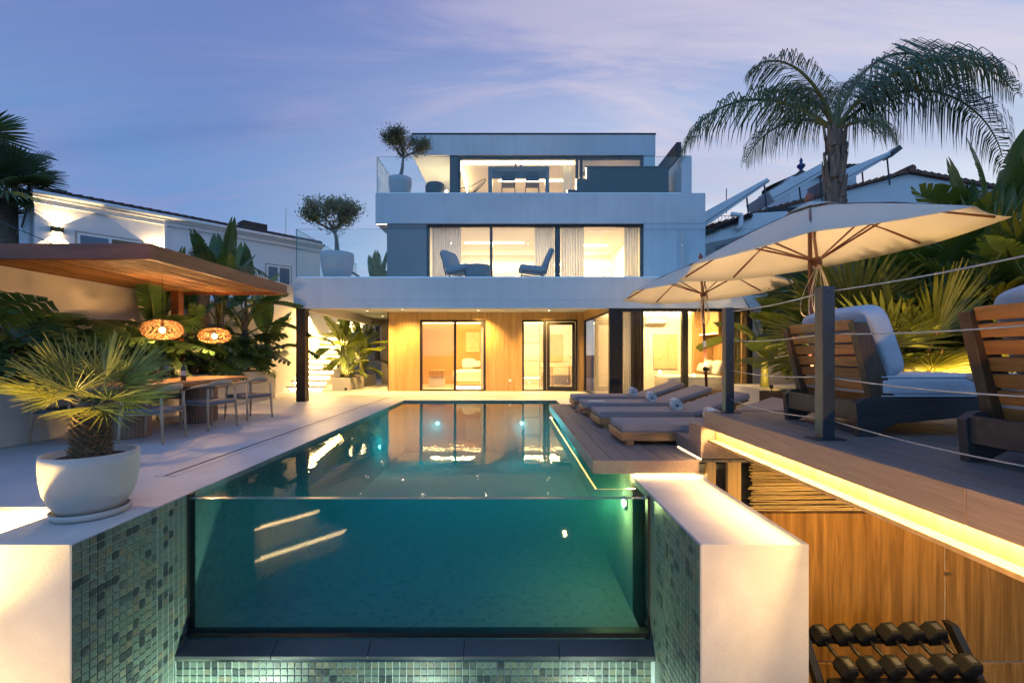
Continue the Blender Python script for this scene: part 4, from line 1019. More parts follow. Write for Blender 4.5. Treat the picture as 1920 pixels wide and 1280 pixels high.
# dining chair built once, facing -X (towards the table)
def dining_chair(label):
    t = thing('dining_chair', label, 'chair', (0, 0, 0), 'dining chairs round the long table')
    for sx, sy in ((1, 1), (1, -1), (-1, 1), (-1, -1)):
        top = .66 if sx > 0 else .64
        mb = MB(); mb.tube([(sx*.27, sy*.275, .003), (sx*.245, sy*.262, .40), (sx*.235, sy*.25, top)], [.014, .021, .017], 8); part('leg', mb, M['ash'], t, True)
    mb = MB(); pts = []
    for k in range(17):
        a = R(-118+236*k/16); u = abs(k-8)/8
        pts.append((.02+.27*math.cos(a)+.0, .29*math.sin(a), .735-.085*u**1.5))
    pts = [(-.27, -.245, .635)]+pts[1:-1]+[(-.27, .245, .635)]
    mb.tube(pts, [.016]+[.019+.012*(1-abs(k-8)/8) for k in range(1, 16)]+[.016], 8); part('arm_rail', mb, M['ash'], t, True)
    mb = MB()
    vs = []; 
    for k in range(13):
        a = R(-52+104*k/12); h = .055*(1-(abs(k-6)/6)**2)+.012
        for dz in (0, h): vs.append((.03+.275*math.cos(a), .285*math.sin(a), .725+dz))
        for dz in (h, 0): vs.append((.055+.275*math.cos(a), .285*math.sin(a), .725+dz))
    fs = []
    for k in range(12):
        for j in range(4): fs.append((k*4+j, k*4+(j+1) % 4, (k+1)*4+(j+1) % 4, (k+1)*4+j))
    mb.add(vs, fs+[(3,2,1,0), (48,49,50,51)]); part('backrest', mb, M['ash'], t, True)
    mb = MB()
    for sy in (1, -1): mb.box(-.25, .25, sy*.25-.012, sy*.25+.012, .39, .43)
    mb.box(.225, .25, -.24, .24, .39, .43); mb.box(-.255, -.23, -.24, .24, .39, .43); part('seat_frame', mb, M['ash'], t)
    mb = MB(); cushion(mb, 0, 0, .435, .56, .56, .06, p=.22, n=10); part('seat', mb, M['rope'], t, True)
    return t
CH = [(-4.92, 6.28, 8, 'ash dining chair with grey woven seat nearest the potted palm, pool side of table'), (-4.90, 7.42, -14, 'ash dining chair with grey woven seat, middle one on the pool side of the table'),
      (-4.87, 8.48, -18, 'ash dining chair with grey woven seat farthest from the camera on the pool side'), (-6.10, 6.3, 180, 'ash dining chair on the planter side of the table, nearest the camera'),
      (-6.12, 7.4, 180, 'ash dining chair on the planter side of the table, middle one'), (-6.12, 8.5, 178, 'ash dining chair on the planter side of the table, farthest one')]
c0 = dining_chair(CH[0][3])
for i, (x, y, a, lb) in enumerate(CH):
    if i == 0: c0.location = (x, y, 0.001); c0.rotation_euler = (0, 0, R(a))
    else: dup(c0, (x, y, 0.001), R(a), lb)
# table things
def wine_glass(label, x, y, z, h, wine, fill=.45, s=1.0):
    t = thing('wine_glass', label, 'wine glass', (x, y, z))
    r = .045*s; prof = [(.034*s, 0), (.034*s, .003), (.006, .008), (.0045, h*.45), (.012, h*.5), (r*.85, h*.62), (r, h*.74), (r*.93, h*.88), (r*.8, h)]
    mb = MB(); mb.lathe(prof, 20, (x, y, z)); mb.f.pop(); mb.m.pop(); part('bowl', mb, M['drinkglass'], t, True)
    k = h*(.5+fill*.4); mb = MB(); mb.lathe([(.008, h*.51), (r*.80, h*.615), (r*.93, min(k, h*.74)), (0, min(k, h*.74)+.0005)], 18, (x, y, z)); part('wine', mb, wine, t, True)
wine_glass('left of two red wine glasses on the dining table', -5.50, 7.06, .776, .25, M['redwine'], .5, 1.25)
wine_glass('right of two red wine glasses on the dining table, nearer the bottle', -5.42, 7.18, .776, .25, M['redwine'], .5, 1.25)
t = thing('wine_bottle', 'dark wine bottle with a pale label on the dining table', 'bottle', (-5.28, 7.35, .776))
mb = MB(); mb.lathe([(.036, 0), (.038, .01), (.038, .19), (.03, .215), (.014, .24), (.0135, .30), (.015, .305), (.015, .315)], 20, (-5.28, 7.35, .776)); part('glass_body', mb, simple('bottle_glass', (.008, .012, .010), .08), t, True)
mb = MB(); mb.lathe([(.0388, .08), (.0388, .16)], 20, (-5.28, 7.35, .776)); part('label_band', mb, simple('bottle_label', (.45, .40, .42), .6), t)
t = thing('bread_board', 'round wooden board with a loaf and bread slices on the dining table', 'board', (-5.5, 6.75, .776))
mb = MB(); mb.lathe([(.2, 0), (.205, .008), (.2, .016)], 28, (-5.5, 6.75, .776)); part('board', mb, M['teak'], t)
bread = simple('bread_crust', (.42, .22, .09), .8, 0, .25, 20, .8, 40)
mb = MB(); cushion(mb, -5.56, 6.72, .83, .26, .09, .075, Matrix.Rotation(R(25), 3, 'Z'), .8, 8); part('loaf', mb, bread, t, True)
for k in range(4):
    mb = MB(); cushion(mb, -5.42+.05*k, 6.78+.02*k, .80+.004*k, .10, .075, .025, Matrix.Rotation(R(20*k), 3, 'Z'), .6, 6); part('slice', mb, bread, t, True)
# woven pendant lamps
def pendant(label, x, y, z, r, hh):
    t = thing('pendant_lamp', label, 'pendant lamp', (x, y, z))
    mb = MB(); n = 20; m = 10
    def pt(a, v, k=1.0):
        th = -1.15+2.35*v
        return Vector((x+r*k*math.cos(th)**.8*math.cos(a), y+r*k*math.cos(th)**.8*math.sin(a), z+hh*math.sin(th)))
    for d in (1, -1):
        for i in range(n):
            a0 = 2*math.pi*i/n
            prev = None
            for j in range(m+1):
                v = j/m; zig = .5*(2*math.pi/n)*(1 if (j % 2) else -1)*.8
                a = a0+d*v*.55+zig*d; p = pt(a, v, 1+.012*d); q = pt(a+.05, v, 1+.012*d)
                if prev: mb.quad(prev[0], prev[1], q, p)
                prev = (p, q)
    for v in (.0, .02, .98, 1.0):
        mb.tube([pt(2*math.pi*k/32, v) for k in range(33)], .006, 5, False)
    o = part('shade', mb, simple('rattan', (.30, .16, .07), .7), t); s_ = o.modifiers.new('thick', 'SOLIDIFY'); s_.thickness = .006
    mb = MB(); mb.tube([(x, y, z+.05), (x, y, PZ0+.06)], .004, 6); part('cord', mb, M['black'], t)
    mb = MB(); mb.lathe([(.018, .10), (.02, .06), (.018, .03)], 12, (x, y, z)); part('socket', mb, M['black'], t)
    mb = MB(); cushion(mb, x, y, z-.01, .085, .085, .10, None, 1.0, 10); part('bulb', mb, M['bulb'], t, True)
    lamp('POINT', 'pendant_bulb_light', (x, y, z-.02), 62, (1, .52, .18), radius=.05)
pendant('woven globe pendant lamp nearer the camera, glowing over the table', -5.66, 7.4, 1.60, .29, .165)
pendant('woven globe pendant lamp farther back, glowing over the table', -5.72, 8.8, 1.56, .275, .155)
# plants behind the table
for i, (y, x, s, n) in enumerate(((4.7, -6.85, 1.05, 9), (5.5, -6.8, 1.1, 10), (6.3, -6.8, 1.05, 10), (7.1, -6.8, 1.0, 10), (7.9, -6.8, 1.0, 10), (8.7, -6.85, 1.1, 11), (9.5, -6.75, 1.0, 10), (10.2, -6.75, 1.0, 10), (10.9, -6.75, .95, 10), (11.6, -6.75, .95, 10), (12.2, -6.75, .9, 8))):
    lb = ['large-leaved monstera at the left frame edge in the wall planter', 'monstera in the wall planter behind the potted palm, second from the left edge', 'monstera low in the wall planter below the pergola, third from the left edge', 'monstera before the pergola wall, fourth from the left edge',
          'monstera left of the nearer pendant lamp, by the pergola post', 'monstera behind the nearer pendant lamp', 'monstera behind the wine glasses', 'monstera between the two pendant lamps, low in the planter', 'monstera below the farther pendant lamp', 'monstera at the far part of the planter by the tall stems', 'smallest monstera at the far end of the wall planter'][i]
    monstera(lb, x, y, .78, n+3, s, 0.0, 1.5)
banana_plant('tall strelitzia rising above the pergola, broad upright leaves', -6.75, 10.6, .78, 1.7, 9, 1.05, 'strel', spread=.7)
banana_plant('strelitzia between the pendant lamp and the far planter end', -6.8, 9.7, .78, 1.2, 7, .9, 'strel', spread=.75)
banana_plant('strelitzia with torn leaves near the planter end, over the wall', -6.7, 11.5, .78, 1.5, 9, 1.0, 'strel', spread=.95)
banana_plant('leafy strelitzia at the far planter end beside the lit stairs', -6.6, 12.3, .78, .8, 9, .8, 'strel', spread=1.0)
banana_plant('single upright strelitzia leaf stem behind the farther pendant', -6.95, 9.0, .78, .9, 3, .95, 'strel', spread=.3)
# feather palm behind the pergola
def feather_palm(label, x, y, z, h, tr, specs, matl, barkm, name='feather_palm', cat='palm tree'):
    t = thing(name, label, cat, (x, y, z))
    mb = MB(); n = 26; rad = []; pts = []
    rr = random.Random(int(x*100))
    for k in range(n+1):
        u = k/n; pts.append((x+.04*math.sin(u*3), y, z+h*u)); rad.append(tr*(1.12-.25*u)*(1+(.10 if k % 2 else -.05)*rr.uniform(.4, 1.2)))
    mb.tube(pts, rad, 12); part('trunk', mb, barkm, t)
    boots = MB()
    for k in range(70):
        a = rr.uniform(0, 6.28); zz = z+h*rr.uniform(.5, 1.0); c, s_ = math.cos(a), math.sin(a); r0 = tr*.95
        boots.add([(x+c*r0-s_*.05, y+s_*r0+c*.05, zz-.1), (x+c*r0+s_*.05, y+s_*r0-c*.05, zz-.1), (x+c*(r0+.045)+s_*.02, y+s_*(r0+.045)-c*.02, zz+.26), (x+c*(r0+.045)-s_*.02, y+s_*(r0+.045)+c*.02, zz+.26)], [(0,1,2,3)])
    o = part('leaf_bases', boots, barkm, t); o['kind'] = 'stuff'; sm = o.modifiers.new('t', 'SOLIDIFY'); sm.thickness = .02
    for i, (yaw, L, up, fall, ll, vd) in enumerate(specs):
        me = frond(L, i+int(abs(x)*10), int(34+L*11), up, fall, ll*1.65, vd).mesh('frond'); me.materials.append(matl); me.materials.append(M['stem'])
        piece('frond', me, t, (x, y, z+h), (0, 0, R(yaw)))
    return t
feather_palm('slim feather palm with drooping fronds behind the pergola corner', -6.85, 10.15, .78, 1.9, .075, [(200, 1.3, 1.25, 1.3, .35, .5), (20, 1.5, 1.0, 1.7, .35, .6), (110, 1.2, 1.2, 1.4, .35, .5), (300, 1.2, 1.3, 1.2, .35, .5)], M['leaf_dark'], M['bark'])
# bananas beside the stairs
banana_plant('banana plant with broad lit leaves beside the lowest stairs', -5.75, 15.6, .41, 1.1, 8, .80)
banana_plant('banana plant in the middle of the stair planter', -5.7, 16.4, .41, .8, 8, .78)
banana_plant('banana plant at the back of the stair planter', -5.65, 17.3, .41, 1.0, 8, .85)
banana_plant('banana plant with leaves reaching the shower wall', -5.45, 16.9, .41, .7, 9, .75, spread=1.0)
banana_plant('bushy banana plant low in the middle of the stair planter', -5.55, 16.0, .41, .3, 9, .65, spread=1.0)
banana_plant('low young banana plant at the front corner of the stair planter', -5.6, 15.5, .41, .15, 7, .5)
lamp('SPOT', 'planter_spot_beam', (-5.5, 15.2, .5), 24, WARM, target=(-5.75, 16.2, 1.6), spot=100, blend=.8, radius=.05)
mb = MB(); mb.tube([(-5.5, 15.2, 0.002), (-5.5, 15.2, .08)], .04, 12); single('planter_spot', mb, M['black'], 'small black floor spotlight before the stair planter', 'spotlight')

# ------------------------------------------------------------------ potted fan palm on the near pool wall
px, py = -3.16, 3.43
t = thing('potted_palm', 'fan palm with spiky yellow-green leaves in a big round concrete pot on a saucer', 'potted plant', (px, py, 0))
mb = MB(); mb.lathe([(.20, 0.001), (.225, .01), (.236, .05), (.228, .055), (.215, .022), (.0, .02)], 48, (px, py, 0)); part('saucer', mb, M['pot'], t, True)
mb = MB(); mb.lathe([(.15, .023), (.185, .035), (.235, .11), (.268, .20), (.283, .30), (.287, .40), (.285, .465), (.262, .468), (.258, .43), (.0, .42)], 56, (px, py, 0)); part('pot', mb, M['pot'], t, True)
mb = MB(); mb.lathe([(.258, .425), (.15, .435), (0, .44)], 32, (px, py, 0)); part('soil', mb, M['soil'], t)
mb = MB(); mb.lathe([(.12, .42), (.105, .5), (.095, .60), (.108, .70), (.09, .82), (0, .85)], 18, (px, py, 0)); part('trunk', mb, M['bark'], t)
sc_ = MB(); rr = random.Random(5)
for k in range(190):
    a = k*2.39996; u = k/190; zz = .43+.34*u; r0 = .108-.012*math.sin(u*3); c, s_ = math.cos(a), math.sin(a); ln_ = rr.uniform(.03, .055); w = rr.uniform(.012, .022)
    sc_.add([(px+c*r0-s_*w, py+s_*r0+c*w, zz), (px+c*r0+s_*w, py+s_*r0-c*w, zz), (px+c*(r0+ln_*.7)+s_*w*.5, py+s_*(r0+ln_*.7)-c*w*.5, zz+ln_*.8), (px+c*(r0+ln_*.7)-s_*w*.5, py+s_*(r0+ln_*.7)+c*w*.5, zz+ln_*.8)], [(0,1,2,3)])
o = part('trunk_scales', sc_, simple('fibre_scale', (.20, .125, .06), .9, 0, .5, 30), t); o['kind'] = 'stuff'; s_m = o.modifiers.new('t', 'SOLIDIFY'); s_m.thickness = .006
for i, (yaw, pit, s, st_, rl) in enumerate(((175, 42, .46, .30, .6), (150, 20, .44, .30, -.5), (205, 12, .46, .30, .3), (90, 50, .42, .26, .7), (50, 42, .44, .28, -.6), (28, 34, .46, .28, .4), (5, 22, .46, .3, .2), (-20, 4, .44, .3, -.2), (20, 2, .44, .3, .3),
        (-45, -10, .36, .26, .1), (-80, 24, .40, .26, .5), (-130, 30, .42, .28, -.5), (-155, 8, .42, .28, .4), (110, 72, .42, .2, .8), (-20, -22, .36, .22, .1), (0, 58, .44, .24, .9), (190, 60, .44, .24, -.8))):
    put('fan_pot', t, (px, py, .85), R(yaw), R(pit), s*.82, rl, i=i % 4, stalk=.58, name='leaf')
M['led_gold'] = emit('led_gold', (1, .55, .14), 6)
# ------------------------------------------------------------------ lounger deck beside the pool
DX0, DX1, DY0, DY1, DZ0, DZ1 = .81, 5.19, 4.46, 9.54, .03, .16
t = thing('pool_deck', 'low brown plank deck carrying the four loungers, overhanging the pool edge', 'deck', (3, 7, 0))
bw = .166; nb = int((DX1-DX0-.03)/bw)
mb = MB(); mb.box(-bw/2+.003, bw/2-.003, 0, DY1-DY0-.03, -.024, 0); pm = mb.mesh('plank'); pm.materials.append(M['deckmat'])
for i in range(nb):
    o = piece('plank', pm, t, (DX0+.028+bw*(i+.5), DY0+.027, DZ1)); bev(o, .0025, 1)
mb = MB(); mb.box(DX0, DX0+.025, DY0, DY1, DZ0, DZ1-.001); part('fascia', mb, M['fascia'], t, bevel=.003)
mb = MB(); mb.box(DX0+.0255, 1.853, DY0+.0005, DY0+.0255, DZ0+.0005, DZ1-.0015); part('fascia', mb, M['fascia'], t, bevel=.003)
mb = MB(); mb.box(DX0+.03, 1.86, DY0+.03, DY1, .05, DZ1-.026); part('frame', mb, M['black'], t)
mb = MB(); mb.box(DX0+.03, DX0+.045, DY0+.04, DY1-.1, DZ0+.004, DZ0+.014); part('strip_light', mb, M['led_gold'], t)
mb = MB(); mb.box(DX0+.05, 1.84, DY0+.03, DY0+.045, DZ0+.004, DZ0+.014); part('strip_light', mb, M['led_gold'], t)
lamp('AREA', 'deck_led', (1.5, 4.49, .026), 5, WARM, rot=(0, 0, 0), size=.7, size_y=.02)
mb = MB(); mb.box(DX0+.02, DX0+.06, DY1-.06, DY1+.02, .03, .06); part('light_end', mb, M['led_hi'], t)
mb = MB(); mb.box(1.23, 1.86, DY0+.10, DY1, .001, .048); single('deck_support', mb, M['cream'], kind='structure')

# steps up to the upper terrace
t = thing('deck_steps', 'two brown plank steps rising from the lounger deck to the upper terrace', 'steps', (2.4, 4.8, .16))
mb = MB(); mb.box(1.87, 3.2, 4.772, 5.13, .175, .318); part('step', mb, M['fascia'], t, bevel=.004)
mb = MB(); mb.box(1.871, 3.2, 4.47, 4.771, .175, .318); part('step', mb, M['fascia'], t, bevel=.004)
mb = MB(); mb.box(1.871, 3.2, 4.47, 4.771, .320, .49); part('step', mb, M['fascia'], t, bevel=.004)
mb = MB(); mb.box(1.885, 3.19, 4.49, 5.11, .162, .174); part('plinth', mb, M['black'], t)
mb = MB(); mb.box(1.875, 1.884, 4.49, 5.10, .163, .170); part('strip_light', mb, M['led'], t)

# ------------------------------------------------------------------ upper terrace
UX0, UX1, UY0, UY1, UZ = 1.90, 4.75, .6, 4.46, .643
t = thing('upper_terrace', 'raised brown plank terrace with a glowing edge above the gym recess', 'terrace', (3.2, 3, 0))
bw = .148; nb = int((UX1-UX0-.03)/bw)
mb = MB(); mb.box(-bw/2+.0025, bw/2-.0025, 0, UY1-UY0, -.024, 0); pm = mb.mesh('plank'); pm.materials.append(M['deckmat'])
for i in range(nb):
    o = piece('plank', pm, t, (UX0+.034+bw*(i+.5), UY0, UZ)); bev(o, .0025, 1)
for a, b in ((UY0, 1.898), (1.902, UY1)):
    mb = MB(); mb.box(UX0, UX0+.03, a, b, .485, UZ-.001); part('fascia', mb, M['fascia'], t, bevel=.003)
mb = MB(); mb.box(UX0+.031, UX1, UY1-.03, UY1-.001, .485, UZ-.026); part('fascia', mb, M['fascia'], t)
mb = MB(); mb.box(UX0+.10, UX0+.13, UY0, UY1-.031, .36, .60); part('light_board', mb, M['oak'], t)
mb = MB(); mb.box(UX0+.02, UX0+.10, UY0, UY1-.031, .345, .372); part('light_ledge', mb, M['oak'], t, bevel=.004)
mb = MB(); mb.box(UX0+.05, UX0+.065, UY0, UY1-.05, .52, .53); part('strip_light', mb, M['led_hi'], t)
lamp('AREA', 'terrace_led', (UX0+.06, 2.6, .515), 15, WARM, rot=(0, 0, 0), size=.03, size_y=3.6)
mb = MB(); mb.box(UX0+.131, UX1, UY0, UY1-.031, .37, .60); part('floor_frame', mb, M['anth'], t)
# wire railing
t = thing('cable_railing', 'dark steel post railing with four slack steel cables on the upper terrace', 'railing', (2.07, 3.6, UZ))
posts = [(2.085, 4.36), (2.065, 2.99), (2.05, 1.35)]
for x, y in posts:
    mb = MB(); mb.box(x-.04, x+.04, y-.04, y+.04, UZ+.008, UZ+1.0); p = part('post', mb, M['anth'], t, bevel=.004)
    mb = MB(); mb.box(x-.10, x+.10, y-.06, y+.06, UZ+.001, UZ+.008); part('base_plate', mb, M['anth'], p)
for k, h in enumerate((.965, .69, .41, .135)):
    for (a, b) in ((posts[0], posts[1]), (posts[1], posts[2])):
        pts = [(a[0]+(b[0]-a[0])*u+.0, a[1]+(b[1]-a[1])*u, UZ+h-.02*math.sin(math.pi*u)*(1+k*.2)) for u in [i/10 for i in range(11)]]
        mb = MB(); mb.tube(pts, .0042, 6); part('cable', mb, M['steel'], t, True)

# ------------------------------------------------------------------ gym recess under the terrace
mb = MB(); mb.box(2.3, 9, 4.84, 4.9, -.42, .6); single('recess_backing', mb, M['anth'], kind='structure')
g = thing('wood_wall', 'walnut panelled back wall of the gym recess', 'wall', (4.5, 4.8, GZ))
for (a, b) in ((2.05, 4.56), (4.585, 7.0), (7.02, 9)):
    for (z0, z1) in ((-2.02, -.43), (GZ+.01, -2.045)):
        mb = MB(); mb.box(a, b, 4.78, 4.83, z0, z1); part('panel', mb, M['gymwood'], g, bevel=.003)
mb = MB(); mb.box(4.567, 4.578, 4.79, 4.82, GZ+.01, -.43); part('seam_trim', mb, M['ash'], g)
mb = MB(); mb.box(2.05, 9, 4.79, 4.82, -2.04, -2.025); part('seam_trim', mb, M['ash'], g)
mb = MB(); mb.box(4.55, 4.62, 4.765, 4.778, -1.10, -1.08); part('latch', mb, simple('brass', (.7, .5, .2), .3, .9), g)
r_ = thing('reed_screen', 'bundle of horizontal dry reeds hanging above the walnut wall', 'reed screen', (3.3, 4.7, -.42))
rr = random.Random(11); M['drycane'] = wood('dry_cane', (.26, .16, .06), (.50, .36, .17), 'x', 9, 8, .6, True, .25)
rm = []
for v in range(4):
    mb = MB(); mb.tube([(k*.42, rr.uniform(-.006, .006), rr.uniform(-.008, .008)) for k in range(6)], [rr.uniform(.007, .011)]*6, 6); me = mb.mesh('reed'); me.materials.append(M['drycane']); rm.append(me)
for k in range(64):
    z = -.415+k*.0125; piece('reed', rm[k % 4], r_, (2.5+rr.uniform(-.03, .02), 4.72+rr.uniform(-.03, .02), z), (rr.uniform(0, 6), rr.uniform(-.012, .012), 0))
for i, (x, w) in enumerate(((1.99, .09), (2.22, .13))):
    mb = MB(); mb.box(x-w/2, x+w/2, 4.505, 4.56, GZ, .35); single('timber_post', mb, M['oak'], ['oak post at the corner of the gym recess beside the pool wall', 'oak board between corner post and reed screen'][i], 'post', bevel=.004)
lamp('AREA', 'gym_ceiling_light', (3.6, 3.7, .33), 15, AMBER, rot=(0, 0, 0), size=2.4, size_y=.08)
mb = MB(); mb.box(2.4, 4.8, 3.66, 3.74, .335, .36); single('gym_lamp', mb, M['led'], 'long warm strip lamp under the upper terrace floor', 'strip light')
lamp('AREA', 'gym_front_light', (2.6, 2.2, .33), 7, AMBER, rot=(0, 0, 0), size=.08, size_y=1.6)
mb = MB(); mb.box(2.57, 2.63, 1.4, 3.0, .335, .36); single('gym_lamp', mb, M['led'], 'short warm strip lamp near the terrace edge, over the dumbbells', 'strip light')
# dumbbells
M['rubber'] = simple('black_rubber', (.008, .008, .009), .62, 0, .2, 20, .3, 60, spec=.25)
def dumbbell_mesh(r, l, hl, sd):
    """hex heads with chamfered ends on a knurled bar, along Y"""
    hd = MB()
    for s in (sd,):
        rings = [(hl/2, r*.78), (hl/2+.012, r), (hl/2+l-.016, r), (hl/2+l, r*.72)]
        vs = []
        for (yy, rad) in rings:
            for k in range(6):
                a = math.pi*2*k/6; vs.append((rad*math.cos(a), s*yy, rad*math.sin(a)))
        fs = [(i*6+k, i*6+(k+1) % 6, (i+1)*6+(k+1) % 6, (i+1)*6+k) for i in range(3) for k in range(6)]+[tuple(range(6)), tuple(range(18, 24))]
        hd.add(vs, fs)
    return hd
def rack(label, x0, x1):
    t = thing('dumbbell_rack', label, 'rack', ((x0+x1)/2, 4.1, GZ))
    for x in (x0, x1):
        mb = MB(); mb.add([(x-.035, 3.62, GZ+.001), (x+.035, 3.62, GZ+.001), (x+.035, 3.72, GZ+.001), (x-.035, 3.72, GZ+.001), (x-.035, 4.30, -1.36), (x+.035, 4.30, -1.36), (x+.035, 4.40, -1.36), (x-.035, 4.40, -1.36)], [(0,3,2,1),(4,5,6,7),(0,1,5,4),(1,2,6,5),(2,3,7,6),(3,0,4,7)]); part('upright', mb, M['black'], t, bevel=.004)
        mb = MB(); mb.box(x-.034, x+.034, 3.75, 4.45, GZ+.001, GZ+.06); part('foot', mb, M['black'], t)
    for (y, z) in ((4.36, -1.52), (3.98, -1.68), (4.12, -1.90), (3.74, -2.06)):
        mb = MB(); mb.box(x0+.036, x1-.036, y-.05, y+.05, z-.02, z+.02); part('rail', mb, M['black'], t, bevel=.004)
    return t
rack('black steel rack carrying rows of hex dumbbells in the gym recess', 2.76, 4.20)
tilt = math.atan2(.16, .38)
def dumbbell(label, x, y, z, r, l, hl, rot):
    t = thing('dumbbell', label, 'dumbbell', (0, 0, 0), 'dumbbells in the gym recess')
    for sd in (-1, 1): part('head', dumbbell_mesh(r, l, hl, sd), M['rubber'], t, bevel=.003)
    mb = MB(); mb.tube([(0, -hl/2, 0), (0, -hl/6, 0), (0, 0, 0), (0, hl/6, 0), (0, hl/2, 0)], [.014, .016, .019, .016, .014], 10); part('bar', mb, M['black'], t, True)
    for s in (-1, 1):
        mb = MB(); a = math.radians(90); mb.box(-r*.3, r*.3, s*(hl/2+l*.5)-l*.22, s*(hl/2+l*.5)+l*.22, r*.867, r*.867+.001); part('weight_badge', mb, simple('badge_grey', (.06, .06, .065), .4), t)
    t.location = (x, y, z); t.rotation_euler = rot
nth = ['leftmost', 'second', 'third', 'fourth', 'fifth', 'rightmost']
for i in range(6):
    x = 2.95+i*.208+(.03 if i > 2 else 0); r = .088+.004*i
    dumbbell(nth[i]+' big hex dumbbell on the top row of the rack', x, 4.17, -1.60+r*.95, r, .14, .17, (-tilt*-1, 0, R(8)))
for i in range(6):
    x = 2.98+i*.208; r = .084+.003*i
    dumbbell(nth[i]+' hex dumbbell on the second row of the rack', x, 3.93, -1.98+r*.95, r, .13, .16, (tilt, 0, R(8)))
t = thing('dumbbell_tree', 'narrow black upright stand of small dumbbells beside the pool wall', 'rack', (2.33, 3.95, GZ))
mb = MB(); mb.box(2.29, 2.35, 3.92, 3.98, GZ+.001, -1.18); part('post', mb, M['black'], t)
mb = MB(); mb.box(2.12, 2.5, 3.75, 4.15, GZ, GZ+.03); part('base', mb, M['black'], t)
for k in range(5):
    z = -1.30-.155*k; mb = MB(); mb.box(2.25, 2.43, 3.90, 4.0, z-.05, z-.035); part('cradle', mb, M['chrome'], t)
    dumbbell(['topmost', 'second', 'third', 'fourth', 'lowest'][k]+' small hex dumbbell on the narrow upright stand', 2.37+.008*k, 3.95, z, .036+.004*k, .055, .11, (0, 0, R(80)))

# ------------------------------------------------------------------ loungers
def lounger(label):
    t = thing('sun_lounger', label, 'sun lounger', (0, 0, 0), 'sun loungers in a row on the pool deck')
    # local: length along +X from 0 to 2.15, width along Y 0..0.69, z from the deck
    mb = MB(); mb.box(0, 2.0, 0, .03, .05, .145); mb.box(0, 2.0, .66, .69, .05, .145); mb.box(0, .03, .03, .66, .05, .145); mb.box(1.97, 2.0, .03, .66, .05, .145); part('frame', mb, M['teak'], t, bevel=.004)
    for x in (.06, 1.86):
        for y in (.004, .626):
            mb = MB(); mb.box(x, x+.08, y, y+.06, .001, .0495); part('leg', mb, M['teak'], t)
    for k in range(9):
        mb = MB(); mb.box(.06+k*.15, .06+k*.15+.09, .03, .66, .128, .142); part('slat', mb, M['teak'], t)
    ang = R(19); hx, hz = 1.36, .145
    Mx = Matrix.Translation((hx, 0, hz)) @ Matrix.Rotation(-ang, 4, 'Y')
    mb = MB(); mb.box(0, .80, .03, .06, -.03, 0, Mx); mb.box(0, .80, .63, .66, -.03, 0, Mx); part('backrest_frame', mb, M['teak'], t)
    for k in range(6):
        mb = MB(); mb.box(.04+k*.13, .04+k*.13+.08, .06, .63, -.02, -.004, Mx); part('backrest_slat', mb, M['teak'], t)
    mb = MB(); mb.tube([(hx+.55, .08, .08), (hx+.60, .08, hz+.2)], .012, 6); mb.tube([(hx+.55, .61, .08), (hx+.60, .61, hz+.2)], .012, 6); part('prop', mb, M['teak'], t)
    mb = MB(); mb.box(.01, hx-.004, .008, .682, .147, .232); part('mattress', mb, M['taupe'], t, bevel=.022)
    mb = MB(); mb.box(.006, .83, .008, .682, .002, .087, Mx); part('back_cushion', mb, M['taupe'], t, bevel=.022)
    mb = MB()
    for z in (.151, .228): mb.tube([(.012, .010, z), (hx-.006, .010, z)], .004, 5)
    part('piping', mb, M['taupe'], t)
    return t
LB = ['teak lounger with taupe mattress nearest the camera, cut off by the steps', 'teak lounger with taupe mattress, second from the camera, towel at its bend', 'teak lounger with taupe mattress, third from the camera, magazine on its foot end', 'teak lounger with taupe mattress farthest from the camera, nearest the villa']
ly = [5.2, 6.38, 7.55, 8.72]
l0 = lounger(LB[0]); 
for i in range(4):
    if i == 0: l0.location = (1.27, ly[0], DZ1)
    else: dup(l0, (1.26-.012*i, ly[i], DZ1), R(.6), LB[i])
def towel(label, x, y, z, yaw, s=1.0):
    t = thing('rolled_towel', label, 'towel', (0, 0, 0), 'rolled white towels on the loungers')
    mb = MB(); n = 64; vs = []; L = .34*s; turns = 3.4
    out = []; inn = []
    for k in range(n+1):
        u = k/n; a = turns*2*math.pi*u; r = .014+.060*s*u
        out.append((r*math.cos(a), r*math.sin(a))); inn.append(((r+.013)*math.cos(a), (r+.013)*math.sin(a)))
    for k in range(n+1):
        for (p, yy) in ((out[k], -L/2), (inn[k], -L/2), (inn[k], L/2), (out[k], L/2)): vs.append((p[0], yy+.006*math.sin(k*.9), p[1]+.073*s))
    fs = []
    for k in range(n):
        for j in range(4): fs.append((k*4+j, k*4+(j+1) % 4, (k+1)*4+(j+1) % 4, (k+1)*4+j))
    mb.add(vs, fs+[(3,2,1,0), (n*4, n*4+1, n*4+2, n*4+3)]); part('roll', mb, M['towel'], t, True)
    t.location = (x, y, z); t.rotation_euler = (0, 0, yaw)
tz = DZ1+.228
towel('rolled white towel on the nearest lounger, half hidden by the terrace', 2.46, 5.55, tz, R(-8))
towel('rolled white towel on the second lounger from the camera', 2.44, 6.72, tz, R(-12))
towel('rolled white towel on the third lounger from the camera', 2.44, 7.90, tz, R(-10))
towel('rolled white towel on the farthest lounger', 2.43, 9.05, tz, R(-6))
t = thing('magazine', 'open magazine lying on the foot end of the third lounger', 'magazine', (1.5, 7.85, tz))
mb = MB(); mb.box(1.34, 1.62, 7.72, 7.90, tz+.006, tz+.012); part('pages', mb, simple('paper', (.62, .60, .55), .6), t)
mb = MB(); mb.box(1.33, 1.63, 7.71, 7.91, tz+.001, tz+.0055); part('cover', mb, simple('cover_blue', (.10, .14, .22), .4), t)
wine_glass('left of two rose wine glasses standing on the deck edge', 1.04, 7.12, DZ1, .25, M['rose'], .5, 1.1)
